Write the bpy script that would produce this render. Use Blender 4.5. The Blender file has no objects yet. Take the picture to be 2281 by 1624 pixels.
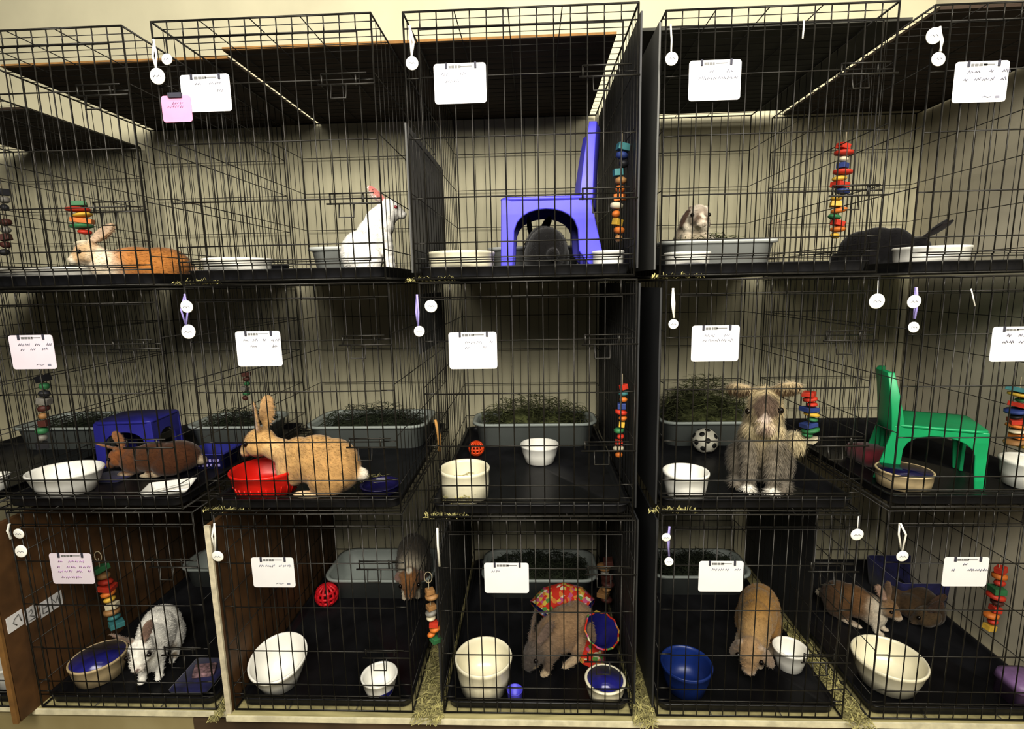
import bpy, bmesh, math, random
from mathutils import Vector, Matrix, noise
random.seed(11)
SC = bpy.context.scene
COL = SC.collection
PI = math.pi

# ------------------------------------------------------------------ camera
F = 1141.8                       # focal length in pixels of the 2281 x 1624 frame
CAM = Vector((0.0, -1.4268, 1.55))
YAW, PITCH, ROLL = 0.0414, 0.1552, -0.02
_f = Vector((-math.sin(YAW)*math.cos(PITCH), math.cos(YAW)*math.cos(PITCH), -math.sin(PITCH)))
_r0 = Vector((math.cos(YAW), math.sin(YAW), 0))
_u0 = _r0.cross(_f)
_r = _r0*math.cos(ROLL) + _u0*math.sin(ROLL)
_u = -_r0*math.sin(ROLL) + _u0*math.cos(ROLL)
cd = bpy.data.cameras.new('camera'); cam = bpy.data.objects.new('camera', cd); COL.objects.link(cam)
cd.sensor_width = 36.0; cd.lens = 36.0*F/2281.0; cd.clip_start = 0.02
cam.matrix_world = Matrix(((_r.x, _u.x, -_f.x, CAM.x), (_r.y, _u.y, -_f.y, CAM.y), (_r.z, _u.z, -_f.z, CAM.z), (0, 0, 0, 1)))
SC.camera = cam

def ray(px, py):
    return _r*((px-1140.5)/F) - _u*((py-812.0)/F) + _f
def at(px, py, Y):               # the point of the place at depth Y seen there in the photo
    d = ray(px, py); t = (Y-CAM.y)/d.y
    return CAM + d*t
def on(px, py, Z):               # the point on the level Z seen there
    d = ray(px, py); t = (Z-CAM.z)/d.z
    return CAM + d*t
def xat(px, Y, Z):               # the x of the point at depth Y and height Z seen in that photo column
    k = (px-1140.5)/F; dy, dz = Y-CAM.y, Z-CAM.z
    return CAM.x + (k*(_f.y*dy+_f.z*dz)-(_r.y*dy+_r.z*dz))/(_r.x-k*_f.x)
def facing(x, Y, d=0.0):         # a turn about the upright that looks towards where one stands in front
    return math.atan2(CAM.y-Y, CAM.x-x)+d
def mpp(p):                      # metres per photo pixel at a point
    return (Vector(p)-CAM).dot(_f)/F

# ------------------------------------------------------------------ materials
def mat(name, c, rough=0.6, metal=0.0, var=0.12, scale=30.0, bump=0.0, c2=None, spec=0.5, trans=0.0, sheen=0.0, stretch=None):
    m = bpy.data.materials.new(name); m.use_nodes = True
    n = m.node_tree.nodes; l = m.node_tree.links
    b = n['Principled BSDF']
    tc = n.new('ShaderNodeTexCoord'); nz = n.new('ShaderNodeTexNoise'); nz.inputs['Scale'].default_value = scale
    nz.inputs['Detail'].default_value = 4
    if stretch:
        mp = n.new('ShaderNodeMapping'); mp.inputs['Scale'].default_value = stretch
        l.new(tc.outputs['Object'], mp.inputs['Vector']); l.new(mp.outputs['Vector'], nz.inputs['Vector'])
    else:
        l.new(tc.outputs['Object'], nz.inputs['Vector'])
    rp = n.new('ShaderNodeValToRGB')
    a = [max(0, x*(1-var)) for x in c]; d = c2 if c2 else [min(1, x*(1+var)) for x in c]
    rp.color_ramp.elements[0].position = 0.32; rp.color_ramp.elements[1].position = 0.68
    rp.color_ramp.elements[0].color = (*a, 1); rp.color_ramp.elements[1].color = (*d, 1)
    l.new(nz.outputs['Fac'], rp.inputs['Fac']); l.new(rp.outputs['Color'], b.inputs['Base Color'])
    b.inputs['Roughness'].default_value = rough; b.inputs['Metallic'].default_value = metal
    b.inputs['Specular IOR Level'].default_value = spec
    b.inputs['Sheen Weight'].default_value = sheen
    if bump:
        bp = n.new('ShaderNodeBump'); bp.inputs['Strength'].default_value = bump; bp.inputs['Distance'].default_value = 0.004
        l.new(nz.outputs['Fac'], bp.inputs['Height']); l.new(bp.outputs['Normal'], b.inputs['Normal'])
    return m

M = {}
M['wall'] = mat('cream_wall_paint', (.61, .575, .425), .75, var=.06, scale=4, bump=.05)
M['wall_side'] = mat('cream_side_paint', (.62, .58, .47), .75, var=.06, scale=4)
M['ceil'] = mat('ceiling_paint', (.7, .68, .6), .8)
M['floor'] = mat('tan_floor', (.26, .22, .11), .7, var=.35, scale=9)
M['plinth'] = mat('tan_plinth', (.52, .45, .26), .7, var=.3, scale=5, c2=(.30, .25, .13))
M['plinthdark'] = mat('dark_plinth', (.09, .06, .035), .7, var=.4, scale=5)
M['wire'] = mat('black_wire', (.030, .028, .024), .36, .35, var=.3, scale=60)
M['tray'] = mat('black_pan', (.012, .012, .014), .36, var=.4, scale=12, spec=.45)
M['board'] = mat('dark_brown_board', (.040, .024, .014), .8, var=.35, scale=5, stretch=(1, 6, 1))
M['board_grey'] = mat('dark_grey_board', (.045, .044, .036), .8, var=.3, scale=8)
M['edge'] = mat('pale_board_edge', (.55, .50, .38), .8, var=.2, scale=40)
M['edge_brown'] = mat('brown_board_edge', (.24, .13, .04), .8, var=.25, scale=20)
M['ply'] = mat('shelf_plywood', (.40, .36, .19), .7, var=.25, scale=7, stretch=(1, 8, 1))
M['plyedge'] = mat('shelf_edge', (.66, .62, .46), .7, var=.15, scale=30)
M['wood'] = mat('orange_brown_wood', (.125, .064, .024), .6, var=.35, scale=9, stretch=(6, 1, 1.2), bump=.15)
M['liner'] = mat('dark_grey_sheet', (.040, .041, .043), .55, var=.2, scale=5)
M['liner2'] = mat('grey_sheet', (.11, .11, .105), .6, var=.2, scale=5)
M['card'] = mat('white_card', (.74, .735, .75), .7, var=.03, scale=10)
M['cardlilac'] = mat('lilac_card', (.68, .62, .69), .7, var=.04, scale=10)
M['pink'] = mat('pink_paper', (.66, .31, .47), .7, var=.06, scale=20)
M['ink'] = mat('dark_ink', (.05, .05, .07), .7)
M['inkgrey'] = mat('grey_ink', (.22, .22, .27), .7)
M['inkhead'] = mat('print_grey', (.20, .20, .20), .7)
M['inkpink'] = mat('violet_ink', (.42, .28, .45), .7)
M['tagw'] = mat('tag_white', (.86, .86, .82), .5, var=.05)
M['strapw'] = mat('strap_white', (.78, .77, .72), .6, var=.1)
M['strapp'] = mat('strap_violet', (.34, .30, .62), .6, var=.2)
M['ceram'] = mat('cream_ceramic', (.80, .76, .60), .22, var=.06, scale=12)
M['white'] = mat('white_ceramic', (.84, .83, .78), .25, var=.05, scale=12)
M['bluein'] = mat('blue_glaze', (.028, .028, .22), .2, var=.25, scale=18)
M['navyin'] = mat('navy_glaze', (.012, .010, .055), .2, var=.3, scale=18)
M['stone'] = mat('beige_stoneware', (.52, .42, .26), .4, var=.15, scale=25)
M['red'] = mat('red_plastic', (.62, .022, .012), .32, var=.15, scale=6)
M['bluebowl'] = mat('blue_plastic_bowl', (.012, .035, .17), .35, var=.2, scale=8)
M['bluechair'] = mat('violet_blue_plastic', (.105, .095, .66), .38, var=.12, scale=5)
M['darkblue'] = mat('dark_blue_plastic', (.045, .045, .33), .4, var=.2, scale=6)
M['green'] = mat('green_plastic', (.018, .36, .15), .36, var=.12, scale=5)
M['litter'] = mat('grey_litter_box', (.40, .44, .42), .45, var=.08, scale=6)
M['litterw'] = mat('pale_litter_box', (.56, .58, .56), .4, var=.06, scale=6)
M['orange'] = mat('orange_plastic', (.75, .10, .02), .4)
M['redball'] = mat('red_ball', (.72, .02, .035), .4)
M['ballw'] = mat('white_ball', (.75, .73, .64), .5)
M['ballink'] = mat('ball_spots', (.02, .02, .02), .6)
M['navy'] = mat('navy_cloth', (.012, .012, .07), .85, var=.5, scale=30, sheen=.3)
M['lilac'] = mat('lilac_plastic', (.24, .15, .30), .45, var=.2)
M['perf'] = mat('blue_perforated', (.035, .04, .26), .5)
M['stick'] = mat('chewed_wood', (.42, .24, .08), .8, var=.3)
M['cord'] = mat('toy_cord', (.30, .26, .18), .8)
M['ring'] = mat('steel_ring', (.42, .44, .40), .35, .8)
M['eye'] = mat('rabbit_eye', (.008, .005, .004), .08, var=.1)
M['eyepink'] = mat('rabbit_eye_red', (.25, .03, .04), .1, var=.1)
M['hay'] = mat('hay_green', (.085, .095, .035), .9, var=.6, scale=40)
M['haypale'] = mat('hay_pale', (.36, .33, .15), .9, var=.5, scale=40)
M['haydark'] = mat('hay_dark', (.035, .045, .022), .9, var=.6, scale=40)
TOYC = {'r': (.45, .045, .022), 'o': (.52, .17, .03), 'y': (.55, .37, .06), 'g': (.04, .17, .07), 'b': (.035, .06, .20),
        'w': (.55, .50, .38), 'n': (.30, .17, .07), 't': (.05, .18, .19), 'd': (.08, .025, .018), 'k': (.02, .02, .025), 'a': (.20, .19, .17)}
for k, c in TOYC.items():
    M['toy_'+k] = mat('toy_block_'+k, c, .55, var=.18, scale=35)

def fabric():
    m = bpy.data.materials.new('patterned_fabric'); m.use_nodes = True
    n = m.node_tree.nodes; l = m.node_tree.links; b = n['Principled BSDF']
    tc = n.new('ShaderNodeTexCoord'); v = n.new('ShaderNodeTexVoronoi'); v.inputs['Scale'].default_value = 75
    sp = n.new('ShaderNodeSeparateColor'); rp = n.new('ShaderNodeValToRGB'); rp.color_ramp.interpolation = 'CONSTANT'
    cols = [(0, (.50, .035, .015)), (.42, (.55, .22, .05)), (.60, (.55, .42, .08)), (.72, (.10, .25, .06)), (.82, (.45, .10, .22)), (.92, (.6, .55, .4))]
    e = rp.color_ramp.elements
    while len(e) < len(cols): e.new(.5)
    for i, (p, c) in enumerate(cols): e[i].position = p; e[i].color = (*c, 1)
    l.new(tc.outputs['Object'], v.inputs['Vector']); l.new(v.outputs['Color'], sp.inputs['Color'])
    l.new(sp.outputs['Red'], rp.inputs['Fac']); l.new(rp.outputs['Color'], b.inputs['Base Color'])
    b.inputs['Roughness'].default_value = .85
    return m
M['fabric'] = fabric()

def furmat():
    m = bpy.data.materials.new('rabbit_fur'); m.use_nodes = True
    n = m.node_tree.nodes; l = m.node_tree.links; b = n['Principled BSDF']
    ca = n.new('ShaderNodeVertexColor'); ca.layer_name = 'Col'
    tc = n.new('ShaderNodeTexCoord'); nz = n.new('ShaderNodeTexNoise'); nz.inputs['Scale'].default_value = 70; nz.inputs['Detail'].default_value = 5
    l.new(tc.outputs['Object'], nz.inputs['Vector'])
    mr = n.new('ShaderNodeMapRange'); mr.inputs['To Min'].default_value = .62; mr.inputs['To Max'].default_value = 1.35
    l.new(nz.outputs['Fac'], mr.inputs['Value'])
    mx = n.new('ShaderNodeVectorMath'); mx.operation = 'SCALE'
    l.new(ca.outputs['Color'], mx.inputs[0]); l.new(mr.outputs['Result'], mx.inputs['Scale']); l.new(mx.outputs['Vector'], b.inputs['Base Color'])
    b.inputs['Roughness'].default_value = .9; b.inputs['Specular IOR Level'].default_value = .2
    b.inputs['Sheen Weight'].default_value = .25
    return m
M['fur'] = furmat()

# ------------------------------------------------------------------ mesh helpers
def tag(o, label=None, cat=None, group=None, kind=None):
    if label: o['label'] = label
    if cat: o['category'] = cat
    if group: o['group'] = group
    if kind: o['kind'] = kind
    return o

def empty(name, loc, label, cat, group=None, rz=0.0):
    o = bpy.data.objects.new(name, None); COL.objects.link(o); o.empty_display_size = .05
    o.location = loc; o.rotation_euler = (0, 0, rz)
    return tag(o, label, cat, group)

class MB:
    def __init__(s): s.v = []; s.f = []; s.sm = []
    def add(s, vs, fs, smooth=False):
        k = len(s.v); s.v += [tuple(p) for p in vs]; s.f += [tuple(i+k for i in f) for f in fs]; s.sm += [smooth]*len(fs); return s
    def box(s, c, h, R=None):
        vs = []
        for z in (-1, 1):
            for y in (-1, 1):
                for x in (-1, 1):
                    p = Vector((x*h[0], y*h[1], z*h[2]))
                    if R: p = R @ p
                    vs.append(p+Vector(c))
        return s.add(vs, [(0, 2, 3, 1), (4, 5, 7, 6), (0, 1, 5, 4), (2, 6, 7, 3), (0, 4, 6, 2), (1, 3, 7, 5)])
    def tube(s, pts, r, n=6, close=False, rs=None, flat=1.0):
        pts = [Vector(p) for p in pts]; N = len(pts); vs = []; prev = None
        for i, p in enumerate(pts):
            if close: t = pts[(i+1) % N]-pts[i-1]
            else: t = pts[min(i+1, N-1)]-pts[max(i-1, 0)]
            t.normalize()
            if prev is None:
                a = Vector((0, 0, 1)) if abs(t.z) < .9 else Vector((0, 1, 0))
            else: a = prev
            b = t.cross(a).normalized(); a = b.cross(t).normalized(); prev = a
            q = rs[i] if rs else r
            for j in range(n):
                w = 2*PI*(j+.5)/n; vs.append(p+a*(q*math.cos(w)*flat)+b*(q*math.sin(w)))
        fs = []
        for i in range(N if close else N-1):
            for j in range(n):
                i2 = (i+1) % N
                fs.append((i*n+j, i*n+(j+1) % n, i2*n+(j+1) % n, i2*n+j))
        if not close:
            fs.append(tuple(range(n-1, -1, -1))); fs.append(tuple((N-1)*n+j for j in range(n)))
        return s.add(vs, fs, True)
    def lathe(s, prof, n=40, c=(0, 0, 0), tilt=None, ex=1.0, ey=1.0):
        vs = []; fs = []; c = Vector(c)
        for (r, z) in prof:
            for j in range(n):
                w = 2*PI*j/n; p = Vector((r*math.cos(w)*ex, r*math.sin(w)*ey, z))
                if tilt: p = tilt(p)
                vs.append(p+c)
        for i in range(len(prof)-1):
            for j in range(n):
                fs.append((i*n+j, i*n+(j+1) % n, (i+1)*n+(j+1) % n, (i+1)*n+j))
        if prof[0][0] > 1e-5: fs.append(tuple(range(n-1, -1, -1)))
        if prof[-1][0] > 1e-5: fs.append(tuple((len(prof)-1)*n+j for j in range(n)))
        return s.add(vs, fs, True)
    def ell(s, c, r, R=None, nu=16, nv=10):
        vs = []; fs = []; c = Vector(c)
        for i in range(nv+1):
            a = PI*i/nv
            for j in range(nu):
                w = 2*PI*j/nu; p = Vector((r[0]*math.sin(a)*math.cos(w), r[1]*math.sin(a)*math.sin(w), r[2]*math.cos(a)))
                if R: p = R @ p
                vs.append(p+c)
        for i in range(nv):
            for j in range(nu): fs.append((i*nu+j, (i+1)*nu+j, (i+1)*nu+(j+1) % nu, i*nu+(j+1) % nu))
        return s.add(vs, fs, True)
    def loops(s, L, cap0=True, cap1=True, smooth=True):
        n = len(L[0]); vs = [p for q in L for p in q]; fs = []
        for i in range(len(L)-1):
            for j in range(n): fs.append((i*n+j, i*n+(j+1) % n, (i+1)*n+(j+1) % n, (i+1)*n+j))
        if cap0: fs.append(tuple(range(n-1, -1, -1)))
        if cap1: fs.append(tuple((len(L)-1)*n+j for j in range(n)))
        return s.add(vs, fs, smooth)
    def prism(s, poly, axis, a, b):      # poly of (u, w): axis 'y' -> (u, y, w); 'x' -> (x, u, w); 'z' -> (u, w, z)
        def P(u, w, t): return {'y': (u, t, w), 'x': (t, u, w), 'z': (u, w, t)}[axis]
        n = len(poly); vs = [P(u, w, a) for u, w in poly]+[P(u, w, b) for u, w in poly]
        fs = [tuple(range(n)), tuple(range(2*n-1, n-1, -1))]
        for j in range(n): fs.append((j, j+n, (j+1) % n+n, (j+1) % n))
        return s.add(vs, fs)
    def build(s, name, m, parent=None, loc=None, rot=None, bevel=0.0):
        me = bpy.data.meshes.new(name); me.from_pydata(s.v, [], s.f)
        bm = bmesh.new(); bm.from_mesh(me)
        for f, q in zip(bm.faces, s.sm): f.smooth = q
        bmesh.ops.remove_doubles(bm, verts=bm.verts, dist=1e-6)
        bmesh.ops.recalc_face_normals(bm, faces=bm.faces); bm.to_mesh(me); bm.free()
        if m: me.materials.append(m)
        o = bpy.data.objects.new(name, me); COL.objects.link(o)
        if parent: o.parent = parent
        if loc: o.location = loc
        if rot: o.rotation_euler = rot
        if bevel:
            bv = o.modifiers.new('bevel', 'BEVEL'); bv.width = bevel; bv.segments = 2; bv.limit_method = 'ANGLE'
        return o

def rrect(hx, hy, z, r, n=6):
    out = []
    r = min(r, hx*.99, hy*.99)
    for (sx, sy, a0) in ((1, 1, 0), (-1, 1, PI/2), (-1, -1, PI), (1, -1, 1.5*PI)):
        for k in range(n+1):
            a = a0+PI/2*k/n
            out.append(Vector((sx*(hx-r)+r*math.cos(a), sy*(hy-r)+r*math.sin(a), z)))
    return out

def copy_tree(o, parent=None):
    c = o.copy(); COL.objects.link(c)
    if parent: c.parent = parent
    for ch in list(o.children): copy_tree(ch, c)
    return c

# ------------------------------------------------------------------ crates: measured fronts (photo corners on the plane Y = 0)
PT = {}
def cc(c, r, s, tb, x, y): PT[(c, r, s, tb)] = (x, y)
for a in [(1,0,'R','t',275,57),(2,0,'L','t',345,52),(2,0,'R','t',825,25),(3,0,'L','t',905,25),(3,0,'R','t',1418,8),(4,0,'L','t',1482,15),(4,0,'R','t',1992,12),(5,0,'L','t',2072,12),
          (1,0,'R','b',339,634),(2,0,'L','b',396,627),(2,0,'R','b',859,620),(3,0,'L','b',918,620),(3,0,'R','b',1417,615),(4,0,'L','b',1472,611),(4,0,'R','b',1962,609),(5,0,'L','b',2037,609),
          (2,1,'L','t',408,640),(2,1,'R','t',865,632),(3,1,'L','t',925,630),(3,1,'R','t',1420,626),(4,1,'L','t',1485,622),(4,1,'R','t',1960,620),(5,1,'L','t',2037,620),(1,1,'R','t',346,645),
          (2,1,'L','b',470,1135),(2,1,'R','b',893,1138),(3,1,'L','b',965,1150),(3,1,'R','b',1408,1150),(4,1,'L','b',1472,1140),(4,1,'R','b',1912,1137),(5,1,'L','b',1980,1130),(1,1,'R','b',405,1132),
          (1,2,'L','t',20,1146),(1,2,'R','t',425,1142),(2,2,'L','t',472,1146),(2,2,'R','t',888,1150),(3,2,'L','t',970,1160),(3,2,'R','t',1408,1162),(4,2,'L','t',1475,1149),(4,2,'R','t',1915,1146),(5,2,'L','t',1975,1140),
          (1,2,'L','b',90,1562),(1,2,'R','b',482,1560),(2,2,'L','b',527,1572),(2,2,'R','b',927,1578),(3,2,'L','b',991,1588),(3,2,'R','b',1414,1592),(4,2,'L','b',1464,1588),(4,2,'R','b',1877,1588),(5,2,'L','b',1944,1580)]:
    cc(*a)
W0, D0, H0 = 0.58, 0.87, 0.66
CR = {}
for r in range(3):
    for c in range(1, 6):
        g = {}
        for s in 'LR':
            q = [at(*PT[(c, r, s, tb)], 0.0) for tb in 'tb' if (c, r, s, tb) in PT]
            if q: g[s] = sum(p.x for p in q)/len(q)
        for tb in 'tb':
            q = [at(*PT[(c, r, s, tb)], 0.0) for s in 'LR' if (c, r, s, tb) in PT]
            if q: g[tb] = sum(p.z for p in q)/len(q)
        if 'L' not in g: g['L'] = g['R']-W0
        if 'R' not in g: g['R'] = g['L']+W0
        CR[(c, r)] = g
for r in range(3):
    CR[(0, r)] = {'R': CR[(1, r)]['L']-.055, 'L': CR[(1, r)]['L']-.055-W0, 't': CR[(1, r)]['t'], 'b': CR[(1, r)]['b']}
CR[(0, 0)]['t'] -= .07
for c in range(0, 6):            # stacked crates rest on one another
    lo = CR[(c, 2)]; mi = CR[(c, 1)]; hi = CR[(c, 0)]
    z = (lo['t']+mi['b'])/2; lo['t'] = z-.005; mi['b'] = z+.005
    z = (mi['t']+hi['b'])/2; mi['t'] = z-.005; hi['b'] = z+.005
SHELF = min(CR[(c, 2)]['b'] for c in range(6))-.004
for c in range(0, 6): CR[(c, 2)]['b'] = SHELF+.004
print('crates', {k: {a: round(b, 3) for a, b in v.items()} for k, v in CR.items()})

RW, RH, RF = .0017, .0019, .0030
TW, TH = .0011, .0014
def make_crate():
    root = empty('wire_crate', (0, 0, 0), 'x', 'crate', 'stacked wire crates')
    w, d, h = W0/2, D0, H0
    hz = [h*f for f in (.085, .145, .32, .545, .765)]
    dz0, dz1, dx = .05, h*.935, w-.038
    def wire(mb, a, b, r, n=5): mb.tube([a, b], r, n)
    def frame(mb, pts, r): mb.tube(pts, r, 6, close=True)
    fp = MB(); frame(fp, [(-w, 0, 0), (w, 0, 0), (w, 0, h), (-w, 0, h)], RF)
    nv = 14
    xs = [-w+W0*i/nv for i in range(1, nv)]
    for z in hz:
        wire(fp, (-w, .001, z), (-dx, .001, z), RH); wire(fp, (dx, .001, z), (w, .001, z), RH)
    wire(fp, (-w, .001, dz1+.005), (w, .001, dz1+.005), RH)
    wire(fp, (-w, .001, dz0-.006), (w, .001, dz0-.006), RH)
    for x in xs:
        if abs(x) > dx: wire(fp, (x, 0, 0), (x, 0, h), RW)
        else: wire(fp, (x, 0, dz1), (x, 0, h), RW); wire(fp, (x, 0, 0), (x, 0, dz0), RW)
    fp.build('front_panel', M['wire'], root)
    dm = MB(); frame(dm, [(-dx, -.004, dz0), (dx, -.004, dz0), (dx, -.004, dz1), (-dx, -.004, dz1)], .0026)
    for z in hz: wire(dm, (-dx, -.004, z), (dx, -.004, z), RH)
    for x in xs:
        if abs(x) < dx-.01: wire(dm, (x, -.004, dz0), (x, -.004, dz1), RW)
    door = dm.build('door', M['wire'], root)
    for z in (h*.765, h*.32):
        lm = MB(); x1 = w+.004
        lm.tube([(x1-.15, -.012, z-.014), (x1, -.012, z-.014)], .0024, 6)
        lm.tube([(x1-.14, -.012, z+.012), (x1-.02, -.012, z+.012)], .002, 6)
        lm.tube([(x1-.115, -.012, z-.014), (x1-.115, -.02, z-.05), (x1-.075, -.02, z-.05), (x1-.075, -.012, z-.014)], .0022, 6)
        for q in (x1-.14, x1-.05): lm.tube([(q, -.009, z-.016), (q, -.009, z+.014)], .0026, 5)
        lm.build('latch', M['wire'], door)
    def grid(name, P, du, dv, nu, vs_):   # P maps (u, v) to a point; uprights every du/nu, level wires at vs_
        mb = MB(); frame(mb, [P(0, 0), P(du, 0), P(du, dv), P(0, dv)], RF*.9)
        for i in range(1, nu): wire(mb, P(du*i/nu, 0), P(du*i/nu, dv), TW)
        for v in vs_: wire(mb, P(0, v), P(du, v), TH)
        return mb.build(name, M['wire'], root)
    lv = [h*f for f in (.12, .34, .57, .79)]
    grid('side_panel', lambda u, v: (-w, u, v), d, h, 20, lv)
    grid('side_panel', lambda u, v: (w, u, v), d, h, 20, lv)
    grid('back_panel', lambda u, v: (-w+u, d, v), W0, h, 14, lv)
    grid('top_panel', lambda u, v: (-w+v, u, h), d, W0, 21, [W0*f for f in (.22, .45, .68)])
    grid('floor_panel', lambda u, v: (-w+v, u, .002), d, W0, 6, [W0*f for f in (.30, .68)])
    t = MB(); a, b = w-.012, d/2-.014
    t.loops([rrect(a, b, .005, .03), rrect(a, b, .008, .03), rrect(a+.004, b+.004, .029, .03), rrect(a+.008, b+.008, .031, .032), rrect(a+.008, b+.008, .033, .032),
             rrect(a, b, .033, .03), rrect(a-.004, b-.004, .029, .028), rrect(a-.007, b-.007, .009, .026)])
    t.build('tray', M['tray'], root, loc=(0, d/2, 0))
    return root
CL = {
 (0, 0): 'low black wire crate cut off by the left frame edge in the top row',
 (0, 1): 'black wire crate cut off by the left frame edge in the middle row',
 (0, 2): 'black wire crate left of the wooden divider with the sticker strip, bottom row',
 (1, 0): 'black wire crate in the top row holding the orange tan rabbit',
 (2, 0): 'black wire crate with a pink note and white card on its door, top row',
 (3, 0): 'black wire crate holding the violet blue child chair, top row',
 (4, 0): 'black wire crate in the top row where a brown and white rabbit sits in hay',
 (5, 0): 'black wire crate at the right end of the top row, black rabbit inside',
 (1, 1): 'black wire crate in the middle row holding the dark brown rabbit and blue stool',
 (2, 1): 'black wire crate in the middle row holding the tan rabbit and red bowl',
 (3, 1): 'black wire crate in the middle row without any rabbit, two bowls inside',
 (4, 1): 'black wire crate in the middle row holding the fluffy grey lop rabbit',
 (5, 1): 'black wire crate in the middle row holding the green child chair',
 (1, 2): 'black wire crate in the bottom row holding the white rabbit with grey ears',
 (2, 2): 'black wire crate in the bottom row with wooden side board and a slanted white bowl',
 (3, 2): 'black wire crate in the bottom row holding the patterned fabric tunnel',
 (4, 2): 'black wire crate in the bottom row holding the golden lop rabbit',
 (5, 2): 'black wire crate in the bottom row holding two brown rabbits',
}
crate0 = make_crate(); first = True
for k, g in CR.items():
    o = crate0 if first else copy_tree(crate0); first = False
    o.location = ((g['L']+g['R'])/2, 0, g['b']); o.scale = ((g['R']-g['L'])/W0, 1, (g['t']-g['b'])/H0)
    o['label'] = CL[k]
def zf(c, r): g = CR[(c, r)]; return g['b']+.0095*(g['t']-g['b'])/H0     # top of the pan's floor

# ------------------------------------------------------------------ the setting
def struct(name, mb, m): return tag(mb.build(name, m), kind='structure')
YB = D0+.03
XR = CR[(5, 1)]['R']+.045
XL = -3.2
struct('wall_back', MB().box(((XL+XR)/2, YB+.05, 1.7), ((XR-XL)/2+.1, .05, 1.7)), M['wall'])
struct('wall_right', MB().box((XR+.05, YB/2-.75, 1.7), (.05, YB/2+.75, 1.7)), M['wall_side'])
struct('floor', MB().box(((XL+XR)/2, -1.2, -.05), ((XR-XL)/2+.1, 2.2, .05)), M['floor'])
# shelf boards under the bottom row (three lengths)
sx = [XL+.1, on(70, 1580, SHELF).x, on(505, 1592, SHELF).x, on(1440, 1610, SHELF).x, XR-.002]
SL = ['pale edged plywood shelf board left of the wooden divider, under the bottom row', 'plywood shelf board under the crate with the white grey eared rabbit',
      'long plywood shelf board under the crates with the slanted bowl and fabric tunnel', 'plywood shelf board at right under the golden lop rabbit']
for i in range(4):
    yf = on(*((40, 1572), (300, 1581), (960, 1600), (1800, 1606))[i], SHELF).y
    r = empty('shelf_board', ((sx[i]+sx[i+1])/2, 0, SHELF-.018), SL[i], 'shelf', 'shelf boards')
    hw = (sx[i+1]-sx[i])/2-.0015
    MB().box((0, (YB+yf)/2-.002, .009), (hw, (YB-yf)/2-.003, .0088)).build('board', M['ply'], r)
    MB().box((0, yf-.002, .0088), (hw, .0035, .0085)).build('edge_strip', M['plyedge'], r)
xm = at(430, 1615, .0).x
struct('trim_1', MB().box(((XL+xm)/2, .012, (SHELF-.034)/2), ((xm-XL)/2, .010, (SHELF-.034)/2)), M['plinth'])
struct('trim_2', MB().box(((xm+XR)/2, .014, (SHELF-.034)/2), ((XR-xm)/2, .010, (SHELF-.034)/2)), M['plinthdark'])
for x in (XL+.3, -1.2, -.35, .5, XR-.1):
    tag(MB().box((x, .35, (SHELF-.018)/2), (.02, .3, (SHELF-.019)/2)).build('shelf_support', M['wood']), 'wooden support under the plywood shelf boards', 'support', 'shelf supports')

# boards lying on the crates' tops
def board(px0, py0, px1, py1, z, label, m, xr=None, xl=None, edge=None, side=None, th=.008, rear=.004):
    a = on(px0, py0, z); b = on(px1, py1, z)
    x0 = a.x if xl is None else xl; x1 = b.x if xr is None else xr
    y0 = (a.y+b.y)/2
    r = empty('cover_board', ((x0+x1)/2, y0, z), label, 'board', 'boards lying on the crates')
    hw = (x1-x0)/2; hd = (YB-rear-y0)/2
    MB().box((0, hd, th/2), (hw, hd-.001, th/2)).build('board', m, r)
    if edge: MB().box((0, -.003, th/2), (hw, .004, th/2*1.02)).build('front_edge', M[edge], r)
    for s in side or ():
        MB().box((s*(hw+.003), hd, th/2), (.004, hd-.002, th/2*1.02)).build('side_edge', M['edge'], r)
    return r
zt = [CR[(c, 0)]['t']+.0045 for c in range(6)]
xg = on(488, 112, max(zt[2], zt[3])).x
board(80, 152, 480, 130, max(zt[1], zt[2]), 'dark brown board over the tan rabbit crate, left of the pink note', M['board'], edge='edge_brown', xl=CR[(1, 0)]['L']+.0, xr=xg-.009)
board(486, 112, 1383, 82, max(zt[2], zt[3]), 'long dark brown board over the blue chair crate', M['board'], edge='edge_brown', xl=xg+.009, xr=on(1372, 84, zt[3]).x)
board(1432, 66, 1985, 50, zt[4], 'dark grey board over the crate of the brown and white rabbit', M['board_grey'], rear=.065, xr=on(1985, 84, zt[4]).x-.010)
board(2000, 30, 2281, 8, max(zt[5], zt[4]), 'dark brown board at the right end over the black rabbit crate', M['board'], xl=on(1992, 84, zt[4]).x+.012, xr=XR-.01)
board(-60, 232, 20, 258, CR[(0, 0)]['t']+.0045, 'low dark board at the left edge beside the tan rabbit crate', M['board'], xl=CR[(0, 0)]['L']+.05, xr=CR[(0, 0)]['R']-.02)

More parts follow.
